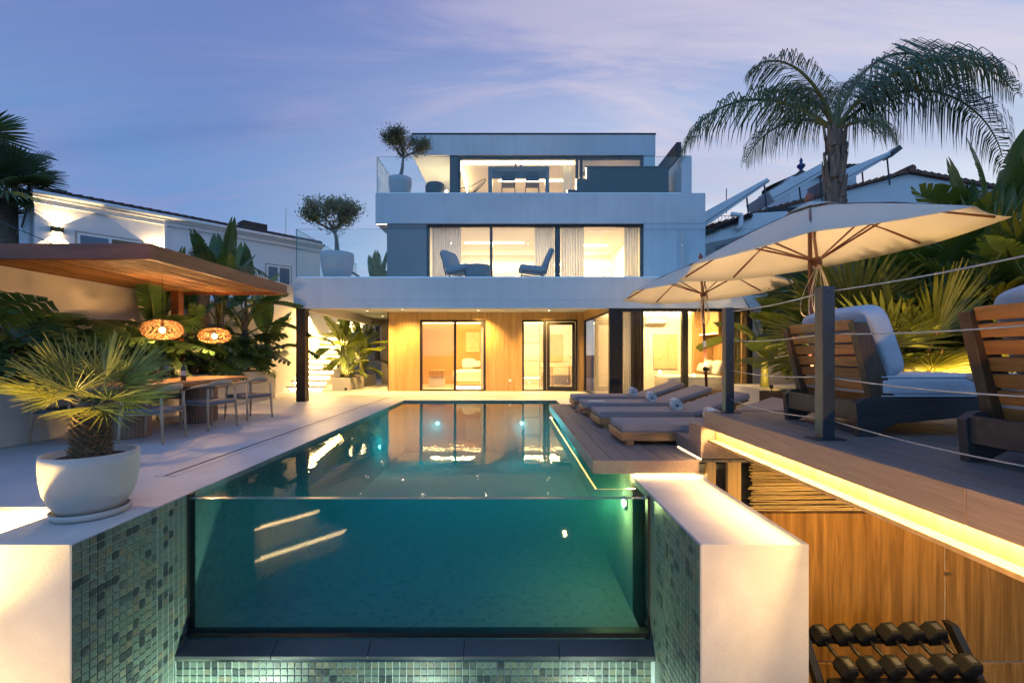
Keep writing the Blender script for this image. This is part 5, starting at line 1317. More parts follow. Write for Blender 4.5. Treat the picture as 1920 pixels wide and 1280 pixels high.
wine_glass('right of two rose wine glasses standing on the deck edge', 1.15, 7.28, DZ1, .25, M['rose'], .5, 1.1)

# ------------------------------------------------------------------ umbrellas
def umbrella(label, X, Y, Z, h, tx, ty, rz, base_z, bx):
    t = thing('parasol', label, 'parasol', (X, Y, base_z)); Rr = 1.5
    Rot = Matrix.Rotation(tx, 4, 'X') @ Matrix.Rotation(ty, 4, 'Y'); Mx = Matrix.Translation((X, Y, Z)) @ Rot
    cor = [Vector((Rr*math.cos(rz+k*math.pi/4), Rr*math.sin(rz+k*math.pi/4), -h)) for k in range(8)]
    mb = MB(); nn = 8; nc = nn*8; vs = [Mx @ Vector((0, 0, 0))]; fs = []
    for i in range(1, nn+1):
        u = i/nn
        for k in range(8):
            for j in range(nn):
                v = j/nn; p = (cor[k]*(1-v)+cor[(k+1) % 8]*v)*u; rad = Vector((p.x, p.y, 0)).normalized()
                vs.append(Mx @ (p+Vector((0, 0, .03*math.sin(math.pi*u)-.012*math.sin(math.pi*v)*u))-rad*math.sin(math.pi*v)*u*.02))
    for q in range(nc): fs.append((0, 1+q, 1+(q+1) % nc))
    for i in range(nn-1):
        for q in range(nc): fs.append((1+i*nc+q, 1+(i+1)*nc+q, 1+(i+1)*nc+(q+1) % nc, 1+i*nc+(q+1) % nc))
    mb.add(vs, fs)
    me_o = part('canopy', mb, M['canvas'], t, True); s_ = me_o.modifiers.new('thick', 'SOLIDIFY'); s_.thickness = .003
    # vent cap
    mb = MB()
    for k in range(8):
        a, b = cor[k]*.17, cor[(k+1) % 8]*.17
        mb.quad(Mx @ Vector((0, 0, .055)), Mx @ (a+Vector((0, 0, .045))), Mx @ (b+Vector((0, 0, .045))))
    o = part('vent_cap', mb, M['canvas'], t); s_ = o.modifiers.new('thick', 'SOLIDIFY'); s_.thickness = .004
    mb = MB(); mb.lathe([(.0, .04), (.028, .045), (.042, .075), (.036, .105), (.012, .15), (0, .16)], 16); mb.v = [tuple(Mx @ Vector(q)) for q in mb.v]; part('finial', mb, M['terra'], t, True)
    hub = Vector((0, 0, -.62))
    for k in range(8):
        c = cor[k]
        pts = [Mx @ (c*u+Vector((0, 0, .05*math.sin(math.pi*u)-.022))) for u in (.04, .3, .6, .93)]
        mb = MB(); mb.tube(pts, .013, 6); rb = part('rib', mb, M['umbwood'], t)
        mb = MB(); mb.tube([Mx @ hub, Mx @ (c*.50+Vector((0, 0, .015)))], .011, 6); part('strut', mb, M['umbwood'], rb)
    mb = MB(); mb.lathe([(.03, -.06), (.05, -.03), (.05, .03), (.03, .05)], 12); mb.v = [tuple(Mx @ (Vector(q)+hub)) for q in mb.v]; part('hub', mb, M['umbwood'], t)
    b0 = Vector((bx[0], bx[1], base_z+.03)); top = Mx @ Vector((0, 0, .03)); mb = MB(); mb.tube([b0, b0.lerp(top, .5), top], [.026, .024, .021], 12); part('pole', mb, M['umbwood'], t, True)
    mb = MB(); mb.box(bx[0]-.26, bx[0]+.26, bx[1]-.26, bx[1]+.26, base_z+.001, base_z+.06); part('base', mb, M['anth'], t, bevel=.01)
    q0 = b0.lerp(top, .52)
    mb = MB(); mb.tube([b0.lerp(top, .415), b0.lerp(top, .455)], .0275, 12, False); part('sticker', mb, M['white_paint'], t)
    # loose pull cords hanging from the hub
    hb = Mx @ hub; rr = random.Random(int(X*100))
    for k in range(5):
        L = rr.uniform(.35, .75); dx = rr.uniform(-.14, .14); dy = rr.uniform(-.08, .08); w = rr.uniform(.05, .11)*(1 if k % 2 else -1)
        pts = []
        for i in range(15):
            u = i/14; pts.append((hb.x+dx*math.sin(math.pi*u)+w*math.sin(2*math.pi*u), hb.y+dy*math.sin(math.pi*u)-.035, hb.z-.02-L*math.sin(math.pi*u)))
        mb = MB(); mb.tube(pts, .0035 if k > 1 else .005, 5); part('cord', mb, M['cord'], t)
    return t
M['terra'] = simple('terracotta', (.28, .085, .055), .6); M['umbwood'] = wood('mahogany', (.085, .028, .016), (.16, .055, .03), 'z', 6, 12, .4, False)
umbrella('large cream parasol with mahogany ribs over the upper terrace end', 3.318, 5.041, 2.841, .54, -.016, -.114, -.617, DZ1, (3.33, 5.03))
umbrella('cream parasol farther back over the loungers', 3.561, 8.508, 2.935, .57, -.038, -.047, -.467, DZ1, (3.68, 8.5))

# ------------------------------------------------------------------ lounge chairs on the upper terrace
M['postwood'] = wood('weathered_post', (.045, .026, .016), (.11, .058, .028), 'z', 5, 10, .5, True, .1)
def lounge_chair(label):
    t = thing('lounge_chair', label, 'lounge chair', (0, 0, 0), 'low slatted lounge chairs on the upper terrace')
    W = .84   # local: back at x=0 facing +X, width along Y
    for y in (0, W-.05):
        mb = MB(); mb.prism([(.0, .001), (.09, .001), (.26, .09), (1.05, .16), (1.05, .26), (.04, .26), (-.02, .22)], 'y', y, y+.05); part('side_runner', mb, M['darkwood'], t, bevel=.004)
    mb = MB(); mb.box(.0, .035, .0505, W-.0505, .10, .24); part('rear_rail', mb, M['darkwood'], t, bevel=.004)
    mb = MB(); mb.box(1.0, 1.035, .0505, W-.0505, .18, .25); part('front_rail', mb, M['darkwood'], t)
    for k in range(5):
        mb = MB(); mb.box(.2+k*.17, .2+k*.17+.1, .0505, W-.0505, .225, .245); part('seat_slat', mb, M['darkwood'], t)
    d = Vector((-.17, 0, .60)); b0 = Vector((.17, 0, .20))
    for y in (.012, W-.072):
        mb = MB(); a = b0; c = b0+d*.96
        mb.prism([(a.x-.06, a.z), (a.x+.11, a.z), (c.x+.055, c.z), (c.x-.035, c.z)], 'y', y, y+.06); part('back_post', mb, M['postwood'], t, bevel=.004)
    for k in range(7):
        u = .03+k*.142; c = b0+d*u
        Mx = Matrix.Translation((c.x+.005, 0, c.z)) @ Matrix.Rotation(-math.atan2(.17, .60), 4, 'Y')
        mb = MB(); mb.box(-.012, .012, .0725, W-.0725, 0, .072, Mx); part('back_slat', mb, M['slatwood'], t, bevel=.004)
    mb = MB(); mb.box(.14, 1.24, .01, W-.01, .262, .41); part('seat_cushion', mb, M['white_fab'], t, bevel=.035)
    mb = MB()
    for zz in (.272, .402): mb.tube([(.16, .012, zz), (1.225, .012, zz), (1.238, .03, zz), (1.238, W-.03, zz)], .005, 5)
    part('piping', mb, M['white_fab'], t)
    Mx = Matrix.Translation((.235, W/2, .645)) @ Matrix.Rotation(-math.atan2(.21, .60), 4, 'Y')
    mb = MB(); cushion(mb, 0, 0, 0, .17, W-.08, .54, None, .34, 20); mb.v = [tuple(Mx @ Vector(q)) for q in mb.v]; part('back_cushion', mb, M['white_fab'], t, True)
    return t
c1 = lounge_chair('slatted wood lounge chair with pale cushions behind the railing post, wholly in view'); c1.location = (2.36, 3.08, UZ)
dup(c1, (2.37, 1.56, UZ), 0, 'slatted wood lounge chair with pale cushions cut off by the right frame edge')
t = thing('side_table', 'pale drum side table between the two lounge chairs', 'side table', (3.02, 2.70, UZ))
mb = MB(); mb.lathe([(.16, .002), (.17, .02), (.13, .2), (.15, .36), (.22, .40), (.225, .43), (.21, .44)], 32, (3.02, 2.70, UZ)); part('body', mb, M['potblue'], t, True)

# ------------------------------------------------------------------ planting on the right
mb = MB(); mb.prism([(4.35, 4.75), (5.36, 7.0), (5.36, 9.799), (9.3, 9.799), (9.3, 4.0), (4.80, 4.0), (4.80, 4.75)], 'z', 0, .42)
single('garden_bed', mb, M['soil'], kind='structure')
mb = MB(); mb.box(5.36, 9.3, 9.8, 11.3, 0.001, .46); single('plant_box', mb, M['cream'], 'low rendered planter in front of the villa wall right of the bay window', 'planter', bevel=.01)
mb = MB(); mb.box(8.6, 8.9, .5, 14, GZ, 2.2); single('garden_wall', mb, M['greige'], 'plastered garden wall behind the dense plants on the right', 'wall')
def fan_palm(label, x, y, z, h, n, s, key='fan', tr=.09, lo=-10, hi=80, yaw0=0, name='fan_palm', stalk=.9, barkm=None):
    t = thing(name, label, 'palm tree' if h > 1 else 'plant', (x, y, z))
    mb = MB(); mb.tube([(x, y, z-.05), (x+.02, y, z+h*.5), (x, y, z+h)], [tr*1.25, tr, tr*.9], 12); part('trunk', mb, barkm or M['bark'], t, True)
    bo = MB(); rr = random.Random(int(x*77+y))
    for k in range(26):
        a = k*2.4; zz = z+h*(.2+.8*k/26)-.06; c, s_ = math.cos(a), math.sin(a); r0 = tr*.9
        bo.add([(x+c*r0-s_*.03, y+s_*r0+c*.03, zz), (x+c*r0+s_*.03, y+s_*r0-c*.03, zz), (x+c*(r0+.06)+s_*.012, y+s_*(r0+.06)-c*.012, zz+.14), (x+c*(r0+.06)-s_*.012, y+s_*(r0+.06)+c*.012, zz+.14)], [(0,1,2,3)])
    o = part('leaf_bases', bo, M['stem_brown'], t); o['kind'] = 'stuff'; sm = o.modifiers.new('t', 'SOLIDIFY'); sm.thickness = .012
    for i in range(n):
        u = i/max(1, n-1); put(key, t, (x, y, z+h), yaw0+i*2.39996, R(hi-(hi-lo)*u+random.uniform(-6, 6)), s*random.uniform(.85, 1.1), random.uniform(-.5, .5), i=min(2, int(u*3)), stalk=stalk)
    return t
fan_palm('fan palm with big warm-lit leaves behind the first lounge chair', 4.85, 5.5, .42, .30, 9, .80, lo=15, hi=75, yaw0=2.4)
fan_palm('fan palm behind the parasol pole, leaves spread to the left', 4.75, 6.4, .42, .5, 11, .9, lo=0, hi=80, yaw0=2.0)
fan_palm('fan palm at the right frame edge above the second lounge chair', 6.6, 6.2, .42, 1.1, 12, 1.0, lo=0, hi=85, yaw0=1.2)
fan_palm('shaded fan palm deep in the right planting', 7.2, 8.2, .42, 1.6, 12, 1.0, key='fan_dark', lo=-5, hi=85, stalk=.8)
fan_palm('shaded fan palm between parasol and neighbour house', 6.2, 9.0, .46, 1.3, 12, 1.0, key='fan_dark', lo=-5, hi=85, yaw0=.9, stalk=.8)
banana_plant('banana plant beside the bay window, leaves over the railing post', 5.75, 10.3, .46, 1.0, 9, .85, spread=1.0)
banana_plant('low banana clump right of the bay window', 6.3, 9.9, .46, .5, 9, .8, spread=1.1)
banana_plant('banana plant behind the first lounge chair backrest', 5.6, 7.4, .42, .8, 9, .95, spread=1.1)
banana_plant('tall banana with broad leaf standing above the big parasol', 7.4, 6.9, .42, 2.4, 9, 1.1, spread=.95)
banana_plant('banana plant at the right frame edge with large torn leaves', 6.6, 5.4, .42, 1.4, 10, 1.1, spread=1.0)
banana_plant('banana clump low behind the side table', 5.9, 5.2, .42, .35, 8, .8, spread=1.1)
banana_plant('banana plant under the back parasol edge', 5.7, 8.7, .42, .9, 9, .9, spread=1.05)
banana_plant('banana plant filling the gap by the garden wall', 7.8, 5.9, .42, 1.3, 10, 1.1, spread=1.05)
banana_plant('banana plant deep behind the fan palms', 6.6, 7.6, .42, 1.2, 9, 1.0, spread=1.05)
for i, (x, y, tgt, pw) in enumerate(((4.62, 4.62, (5.3, 6.3, 1.6), 32), (5.3, 6.9, (5.9, 8.4, 1.6), 30), (5.35, 4.55, (6.5, 6.2, 2.0), 9), (5.45, 9.5, (5.9, 10.6, 1.4), 10), (4.70, 4.05, (5.8, 6.4, 1.9), 13), (4.72, 2.6, (6.3, 5.6, 1.9), 12))):
    t = thing('garden_spot', ['small black spotlight at the front of the right planting', 'small black spotlight behind the lounger heads', 'small black spotlight below the right-hand banana plants', 'small black spotlight by the planter at the bay window', 'small black spotlight at the planted edge of the upper terrace, behind the first lounge chair', 'small black spotlight at the planted edge of the upper terrace, behind the side table'][i], 'spotlight', (x, y, .42))
    zb = .225 if i > 3 else 0  # the last two spots are added to brighten the planting
    mb = MB(); mb.tube([(x, y, .42+zb), (x, y, .5+zb)], .012, 8); part('stake', mb, M['black'], t)
    mb = MB(); mb.tube([(x, y, .49+zb), (x+.01, y+.03, .55+zb)], [.035, .04], 12); part('head', mb, M['black'], t)
    lamp('SPOT', 'garden_spot_beam', (x+.01, y+.04, .57+zb), pw*2.6, (1, .60, .16), target=tgt, spot=120, blend=.9, radius=.05)

fan_palm('small fan palm leaning out right of the big parasol pole', 5.5, 6.0, .42, .55, 9, .78, lo=10, hi=80, yaw0=.2)
banana_plant('banana plant with upright leaves behind the parasol pole', 5.0, 7.0, .42, .9, 8, .85, spread=.75)
banana_plant('tall upright banana leaves left of the second lounge chair', 6.1, 6.5, .42, 1.5, 9, 1.0, spread=.75)
banana_plant('upright banana leaves under the right parasol tip', 6.9, 6.6, .42, 1.7, 9, 1.1, spread=.8)
banana_plant('dry-edged banana plant low at the right frame edge', 6.0, 5.0, .42, .7, 8, .9, spread=.9)
# tall feather palm on the right
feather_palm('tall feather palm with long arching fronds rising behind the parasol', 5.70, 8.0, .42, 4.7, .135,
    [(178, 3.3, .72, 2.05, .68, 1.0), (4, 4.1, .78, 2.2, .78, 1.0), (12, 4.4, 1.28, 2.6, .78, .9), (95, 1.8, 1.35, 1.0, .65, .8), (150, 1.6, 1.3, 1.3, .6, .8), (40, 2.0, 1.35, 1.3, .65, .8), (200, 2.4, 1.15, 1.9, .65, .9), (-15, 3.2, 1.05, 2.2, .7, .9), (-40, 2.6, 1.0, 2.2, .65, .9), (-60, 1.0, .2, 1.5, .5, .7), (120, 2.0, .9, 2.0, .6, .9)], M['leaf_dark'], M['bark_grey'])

# small ring lamps added on the parasol poles to brighten the canopies
for i, (x, y, tg) in enumerate(((3.328, 5.03, (3.32, 5.03, 2.6)), (3.655, 8.5, (3.6, 8.5, 2.6)))):
    z = .95
    mb = MB(); mb.lathe([(.028, 0), (.06, .01), (.062, .05), (.05, .06), (.028, .055)], 18, (x, y, z-.06))
    single('pole_lamp', mb, M['black'], ['small black ring lamp clamped to the big parasol pole', 'small black ring lamp clamped to the farther parasol pole'][i], 'lamp', smooth=True)
    for k in range(3):
        an = 2.1*k+.6; p = (x+.05*math.cos(an), y+.05*math.sin(an), z+.02)
        lamp('SPOT', 'pole_lamp_beam', p, (15, 13)[i], (1, .66, .34), target=(p[0]+.25*math.cos(an), p[1]+.25*math.sin(an), z+1), spot=155, blend=1.0, radius=.03)
# ------------------------------------------------------------------ olive trees in pots on the terraces
def olive(label, x, y, z, pr, ph, trunk, crown, seed):
    t = thing('olive_tree', label, 'potted tree', (x, y, z)); rr = random.Random(seed)
    mb = MB(); mb.lathe([(pr*.62, .001), (pr*.70, .02), (pr*.9, ph*.45), (pr, ph*.8), (pr*.99, ph), (pr*.90, ph), (pr*.88, ph*.93), (0, ph*.92)], 36, (x, y, z)); part('pot', mb, M['potblue'], t, True)
    mb = MB(); tips = []
    def grow(p, d, L, r, lv):
        pts = [p]; q = p.copy(); dd = d.copy()
        for k in range(4):
            dd = (dd+Vector((rr.uniform(-.22, .22), rr.uniform(-.22, .22), rr.uniform(-.05, .18)))).normalized(); q = q+dd*L/4; pts.append(q.copy())
            if lv >= 1: tips.append((q.copy(), L))
        mb.tube(pts, [r*(1-.12*k) for k in range(5)], 7 if lv == 0 else 5)
        if lv < 3:
            n = 4 if lv == 0 else 3
            for k in range(n):
                a = rr.uniform(0, 6.28) if lv else k*6.28/n+rr.uniform(-.4, .4); sp = rr.uniform(.5, 1.35)
                nd_ = (dd*.75+Vector((math.cos(a)*sp, math.sin(a)*sp, rr.uniform(.0, .4)))).normalized()
                grow(q, nd_, L*rr.uniform(.5, .68) if lv else crown*rr.uniform(.55, .8), r*.55, lv+1)
        else: tips.append((q.copy(), L))
    grow(Vector((x, y, z+ph*.9)), Vector((rr.uniform(-.15, .15), 0, 1)), trunk, .075, 0)
    part('trunk', mb, M['bark_grey'], t, True)
    lv = MB()
    for (c, L) in tips:
        for k in range(24):
            o = Vector((rr.gauss(0, 1), rr.gauss(0, 1), rr.gauss(0, .8)))*crown*.14; p = c+o
            d = Vector((rr.uniform(-1, 1), rr.uniform(-1, 1), rr.uniform(-.3, 1))).normalized(); s = d.orthogonal().normalized()*.016; l = rr.uniform(.055, .10)
            lv.quad(p, p+d*l*.5+s, p+d*l, p+d*l*.5-s)
    o = part('crown', lv, M['leaf_olive'], t); return t
olive('potted olive tree on the first-floor balcony corner', -4.70, 12.35, 3.131, .44, .80, .70, .78, 21)
olive('potted olive tree on the top-floor terrace corner', -3.75, 15.5, 6.372, .39, .80, .95, .80, 33)

# ------------------------------------------------------------------ balcony furniture
def shell_chair(label, x, y, z, yaw):
    t = thing('balcony_armchair', label, 'armchair', (0, 0, 0))
    for s in (-.33, .33):
        mb = MB(); mb.tube([(s, -.35, .003), (s, -.3, .36), (s, .35, .30), (s, .52, .95)], .022, 6); mb.tube([(s, .3, .003), (s, .2, .32)], .022, 6); part('leg', mb, M['anth'], t)
    mb = MB(); cushion(mb, 0, 0, .45, .74, .78, .17, Matrix.Rotation(R(-6), 3, 'X'), .3, 10); part('seat_cushion', mb, M['greyfab'], t, True)
    mb = MB(); cushion(mb, 0, .42, .74, .70, .17, .62, Matrix.Rotation(R(-24), 3, 'X'), .35, 10); part('back_cushion', mb, M['greyfab'], t, True)
    t.location = (x, y, z); t.rotation_euler = (0, 0, yaw)
shell_chair('blue-grey cushioned lounge chair in profile on the first-floor balcony', .62, 12.9, 3.131, R(-88))
shell_chair('cushioned armchair left of the round table on the first-floor balcony', -1.35, 12.9, 3.131, R(60))
t = thing('drum_table', 'round blue-grey drum table on the first-floor balcony', 'side table', (-.9, 12.7, 3.131))
mb = MB(); mb.lathe([(.30, .002), (.345, .05), (.345, .50), (.33, .52), (0, .525)], 32, (-.90, 12.6, 3.131)); part('body', mb, M['greypot'], t, True)
t = thing('candle_lantern', 'tiny wooden candle holder on the drum table', 'candle', (-.92, 12.6, 3.66))
mb = MB(); mb.lathe([(.04, 0), (.045, .03), (.03, .06)], 12, (-.92, 12.6, 3.657)); part('holder', mb, M['teak'], t, True)
t = thing('dark_pouf', 'round dark pouf table on the top-floor terrace beside the olive pot', 'pouf', (-2.55, 15.5, 6.372))
mb = MB(); mb.lathe([(.30, .002), (.34, .08), (.345, .52), (.31, .60), (0, .62)], 32, (-2.55, 15.5, 6.372)); part('body', mb, M['anth'], t, True)
t = thing('string_chair', 'black string lounge chair on the top-floor terrace', 'lounge chair', (-1.4, 15.6, 6.372))
fr_ = MB(); ring = []
for k in range(25):
    a = 2*math.pi*k/24; ring.append(Vector((-1.40+.36*math.cos(a)*1.0+.20*max(0, math.cos(a)), 15.6+.34*math.sin(a), 6.372+.42+.40*max(0, math.cos(a))**1.3)))
fr_.tube(ring, .012, 6, False); part('frame', fr_, M['black'], t)
st_ = MB()
for k in range(24): st_.tube([ring[k], (-1.36, 15.6, 6.66)], .004, 4)
part('strings', st_, M['black'], t)
lg = MB()
for a in (.8, 2.4, 4.0, 5.5): lg.tube([(-1.38+.22*math.cos(a), 15.6+.22*math.sin(a), 6.66), (-1.38+.3*math.cos(a), 15.6+.3*math.sin(a), 6.374)], .010, 5)
part('legs', lg, M['black'], t)
def bar_stool(label, x, y, z):
    t = thing('bar_stool', label, 'bar stool', (x, y, z), 'bar stools at the top-floor hatch')
    for sx, sy, h in ((-1, -1, 1.02), (1, -1, 1.02), (-1, 1, .74), (1, 1, .74)):
        mb = MB(); mb.tube([(x+sx*.25, y+sy*.22, z+.002), (x+sx*.22, y+sy*.19, z+.72), (x+sx*.22, y+sy*.19, z+h)], .012, 6); part('leg', mb, M['black'], t)
    mb = MB(); mb.box(x-.22, x+.22, y-.2, y+.2, z+.70, z+.735); part('seat', mb, M['anth'], t, bevel=.01)
    mb = MB(); mb.box(x-.215, x+.215, y-.215, y-.195, z+.80, z+1.03); part('backrest', mb, M['anth'], t, bevel=.006)
    mb = MB(); mb.tube([(x-.22, y-.19, z+1.02), (x-.20, y-.19, z+1.08), (x, y-.20, z+1.09), (x+.20, y-.19, z+1.08), (x+.22, y-.19, z+1.02)], .012, 6); part('top_rail', mb, M['black'], t)
    mb = MB(); mb.tube([(x-.24, y-.21, z+.32), (x+.24, y-.21, z+.32)], .010, 6); part('footrest', mb, M['black'], t)
bar_stool('left black bar stool before the top-floor hatch', -.07, 15.9, 6.372)
bar_stool('right black bar stool before the top-floor hatch', .76, 15.9, 6.372)
t = thing('bar_hatch', 'dark framed serving hatch in the top-floor room behind the bar stools', 'hatch', (.32, 17.6, 6.38))
mb = MB(); mb.box(-.85, -.70, 17.45, 17.8, 6.385, 8.40); mb.box(1.34, 1.49, 17.45, 17.8, 6.385, 8.40); mb.box(-.70, 1.34, 17.45, 17.8, 8.26, 8.40); part('frame', mb, M['anth'], t, bevel=.005)
mb = MB(); mb.box(-.70, 1.34, 17.7, 17.79, 8.04, 8.259); part('inner_beam', mb, M['darkwood'], t)
t = thing('outdoor_counter', 'long dark kitchen counter with lit steps on the top-floor terrace', 'counter', (3.8, 15.4, 6.372))
mb = MB(); mb.box(2.50, 5.22, 15.0, 15.6, 6.373, 7.34); part('cabinet', mb, M['anth'], t, bevel=.006)
mb = MB(); mb.box(2.47, 5.25, 14.97, 15.63, 7.341, 7.385); part('worktop', mb, M['anth'], t, bevel=.004)
for i, (a, b, z) in enumerate(((1.88, 2.18, 6.62), (2.18, 2.49, 6.98))):
    mb = MB(); mb.box(a, b, 15.0, 15.6, 6.373, z); part('step', mb, M['anth'], t, bevel=.004)
    mb = MB(); mb.box(a-.025, a-.005, 15.0, 15.02, 6.40 if i == 0 else 6.63, z-.02); part('strip_light', mb, M['led_hi'], t)
mb = MB(); mb.box(2.475, 2.495, 14.975, 14.995, 6.99, 7.33); part('strip_light', mb, M['led_hi'], t)
for dx in (.68, 1.36, 2.04):
    mb = MB(); mb.box(2.5+dx-.004, 2.5+dx+.004, 14.998, 15.0, 6.38, 7.33); part('door_gap', mb, M['black'], t)
t = thing('terrace_beam', 'dark timber pergola beam over the right end of the top-floor terrace', 'beam', (5.74, 18, 7.9))
mb = MB(); mb.box(5.66, 5.82, 15.5, 22, 7.86, 8.42); part('beam', mb, M['darkwood'], t)
mb = MB(); mb.box(5.67, 5.81, 17.2, 17.35, 6.38, 7.86); part('post', mb, M['darkwood'], t)
t = thing('terrace_lantern', 'small glowing floor lantern beside the dark pouf on the top-floor terrace', 'lantern', (-2.15, 15.3, 6.372))
mb = MB(); mb.lathe([(.05, .002), (.06, .02), (.06, .05)], 14, (-2.15, 15.3, 6.372)); part('base', mb, M['black'], t)
mb = MB(); mb.lathe([(.05, .05), (.055, .30), (.03, .34)], 14, (-2.15, 15.3, 6.372)); part('glow_body', mb, M['led_soft'], t, True)
t = thing('terrace_lantern', 'taller glowing floor lantern under the roof overhang left of the dark column', 'lantern', (-2.9, 18.6, 6.372))
mb = MB(); mb.lathe([(.08, .002), (.09, .02), (.09, .06)], 14, (-2.9, 18.6, 6.372)); part('base', mb, M['black'], t)
mb = MB(); mb.lathe([(.07, .06), (.075, .55), (.04, .60)], 14, (-2.9, 18.6, 6.372)); part('glow_body', mb, M['led_soft'], t, True)
lamp('POINT', 'lantern_light', (-2.9, 18.6, 7.08), 30, (1, .66, .30), radius=.05)  # brightens the roof soffit; the taller lantern is added to hold it
# hanging bulbs in the top-floor room
for i, x in enumerate((.20, .40)):
    t = thing('ceiling_pendant', ['left tiny copper pendant under the top-floor ceiling', 'right tiny copper pendant under the top-floor ceiling'][i], 'pendant lamp', (x, 17.3, 8.5))
    mb = MB(); mb.tube([(x, 17.3, 8.45), (x, 17.3, 8.6)], .006, 5); part('cord', mb, M['black'], t)
    mb = MB(); mb.lathe([(.03, 0), (.055, -.04), (.055, -.09), (.02, -.11)], 14, (x, 17.3, 8.45-.05*i)); part('shade', mb, M['terra'], t, True)

# ------------------------------------------------------------------ neighbour house on the left (wall runs off at an angle)
def nb(x, y, dz):   # image point on a horizontal line dz above the eye
    return None
A0 = Vector((-15.55, 14.87, 0)); A1 = Vector((-10.05, 21.2, 0)); D = (A1-A0).normalized(); N = Vector((D.y, -D.x, 0))   # N faces the camera
EZ = 6.5
nh = thing('neighbour_house', 'white neighbour house with tiled eaves and wall lights left of the pergola', 'house', A0)
def along(s, off=0, z=0): return A0+D*s+N*off+Vector((0, 0, z))
def nbox(name, s0, s1, o0, o1, z0, z1, mat, parent=None, mb=None):
    b = mb or MB(); vs = [along(s0, o0, z0), along(s1, o0, z0), along(s1, o1, z0), along(s0, o1, z0), along(s0, o0, z1), along(s1, o0, z1), along(s1, o1, z1), along(s0, o1, z1)]
    b.add(vs, [(0,3,2,1),(4,5,6,7),(0,1,5,4),(1,2,6,5),(2,3,7,6),(3,0,4,7)])
    if mb is None: return part(name, b, mat, parent or nh)
LEN = 9.6
nbox('wall', 0, LEN, -6, 0, -2, EZ-.36, M['housewhite'])
nbox('eave_band', -.02, LEN+.02, -6, .10, EZ-.36, EZ-.20, M['housewhite']); nbox('eave_soffit', -.05, LEN+.05, -6, .22, EZ-.199, EZ-.10, M['housewhite'])
mb = MB(); mb.tube([along(-.05, .30, EZ-.06), along(LEN, .30, EZ-.06)], .075, 8); part('gutter', mb, M['white_paint'], nh, True)
nbox('gutter_step', 2.52+.9, 2.6+.9, .0, .16, EZ-2.6, EZ-.12, M['white_paint'])
# half-round roof tiles along the eave, then rows up the slope
mb = MB(); pitch = .27; ntl = int(LEN/pitch)
for i in range(ntl+1):
    for r in range(5):
        s = i*pitch; a = along(s, .33-r*.5, EZ+.02+r*.12); b = along(s, .33-(r+1)*.5-.05, EZ+.02+(r+1)*.12+.03)
        mb.tube([a, b], [.105, .085], 8)
o = part('roof_tiles', mb, M['rooftile_d'], nh); o['kind'] = 'stuff'
nbox('roof_deck', -.1, LEN+.1, -6, .30, EZ-.099, EZ+.0, M['rooftile_d'])
mb = MB(); vs = [along(-.1, .3, EZ+.01), along(LEN+.1, .3, EZ+.01), along(LEN+.1, -3, EZ+.75), along(-.1, -3, EZ+.75)]; mb.quad(*vs); part('roof_slope', mb, M['rooftile_d'], nh)
nbox('chimney_cap', 6.3, 7.3, -1.0, -.3, EZ+.1, EZ+.55, M['rooftile_d'])
def nwin(s0, s1, z0, z1, split):
    f = nbox('window', s0, s1, -.06, .012, z0, z1, M['white_paint'])
    nbox('reveal', s0-.06, s1+.06, .0, .006, z0-.06, z1+.06, M['greige'], nh)
    m_ = (s0+s1)/2
    nbox('pane', s0+.07, m_-.05, .013, .018, z0+.07, z1-.07, M['nwglass'], f)
    nbox('blind' if split else 'pane', m_+.03, s1-.05, .013, .018, z0+.06, z1-.06, M['tanblind'] if split else M['nwglass'], f)
M['nwglass'] = simple('reflecting_pane', (.10, .14, .18), .05, 0, .1, 2, spec=.9); M['tanblind'] = simple('tan_blind', (.16, .10, .05), .7)
nwin(1.02, 2.75, 3.9, 5.38, True); nwin(7.15, 8.2, 3.7, 5.2, False)
def updown(label, s, z):
    t = thing('wall_sconce', label, 'wall lamp', along(s, .0, z), 'up and down wall lights')
    b = MB(); nbox('body', s-.16, s+.16, .0, .16, z-.09, z+.09, None, mb=b); part('body', b, simple('bronze', (.12, .08, .03), .4, .6), t)
    b = MB(); nbox('lens', s-.12, s+.12, .03, .13, z+.091, z+.10, None, mb=b); nbox('lens', s-.12, s+.12, .03, .13, z-.10, z-.091, None, mb=b); part('lens', b, M['led_hi'], t)
    p = along(s, .10, z+.13); lamp('SPOT', 'sconce_beam', p, 30, (1, .68, .30), target=p+Vector((0, 0, 1))-N*.16, spot=112, blend=.10, radius=.02)
    p = along(s, .10, z-.13); lamp('SPOT', 'sconce_beam', p, 30, (1, .68, .30), target=p-Vector((0, 0, 1))-N*.16, spot=100, blend=.12, radius=.02)
updown('bronze up-and-down wall light left of the neighbour window', .52, 5.36)
updown('up-and-down wall light by the downpipe, just above the pergola edge', 3.25, 4.98)
# low house farther left
t = thing('far_left_house', 'plain white house wall at the left frame edge behind the palm trunk', 'house', (-22, 19, 0))
mb = MB(); mb.box(-30, -18.5, 19, 26, -2, 7.0); part('wall', mb, M['housewhite'], t)
mb = MB()
for i in range(34): mb.tube([(-27+i*.26, 18.9, 7.1), (-27+i*.26, 21.5, 7.9)], .11, 7)
o = part('roof_tiles', mb, M['rooftile_d'], t); o['kind'] = 'stuff'
mb = MB(); mb.quad((-30, 18.85, 7.01), (-18.3, 18.85, 7.01), (-18.3, 22, 7.95), (-30, 22, 7.95)); part('roof', mb, M['rooftile_d'], t)
k = thing('wall_sconce', 'small dark square wall lamp on the plain white house at the left edge', 'wall lamp', (-20.0, 18.9, 5.0))
mb = MB(); mb.box(-20.05, -19.75, 18.8, 19, 6.2, 6.45); part('body', mb, M['black'], k)
mb = MB(); mb.box(-20.0, -19.8, 18.85, 18.95, 6.185, 6.199); part('lens', mb, M['led_soft'], k)
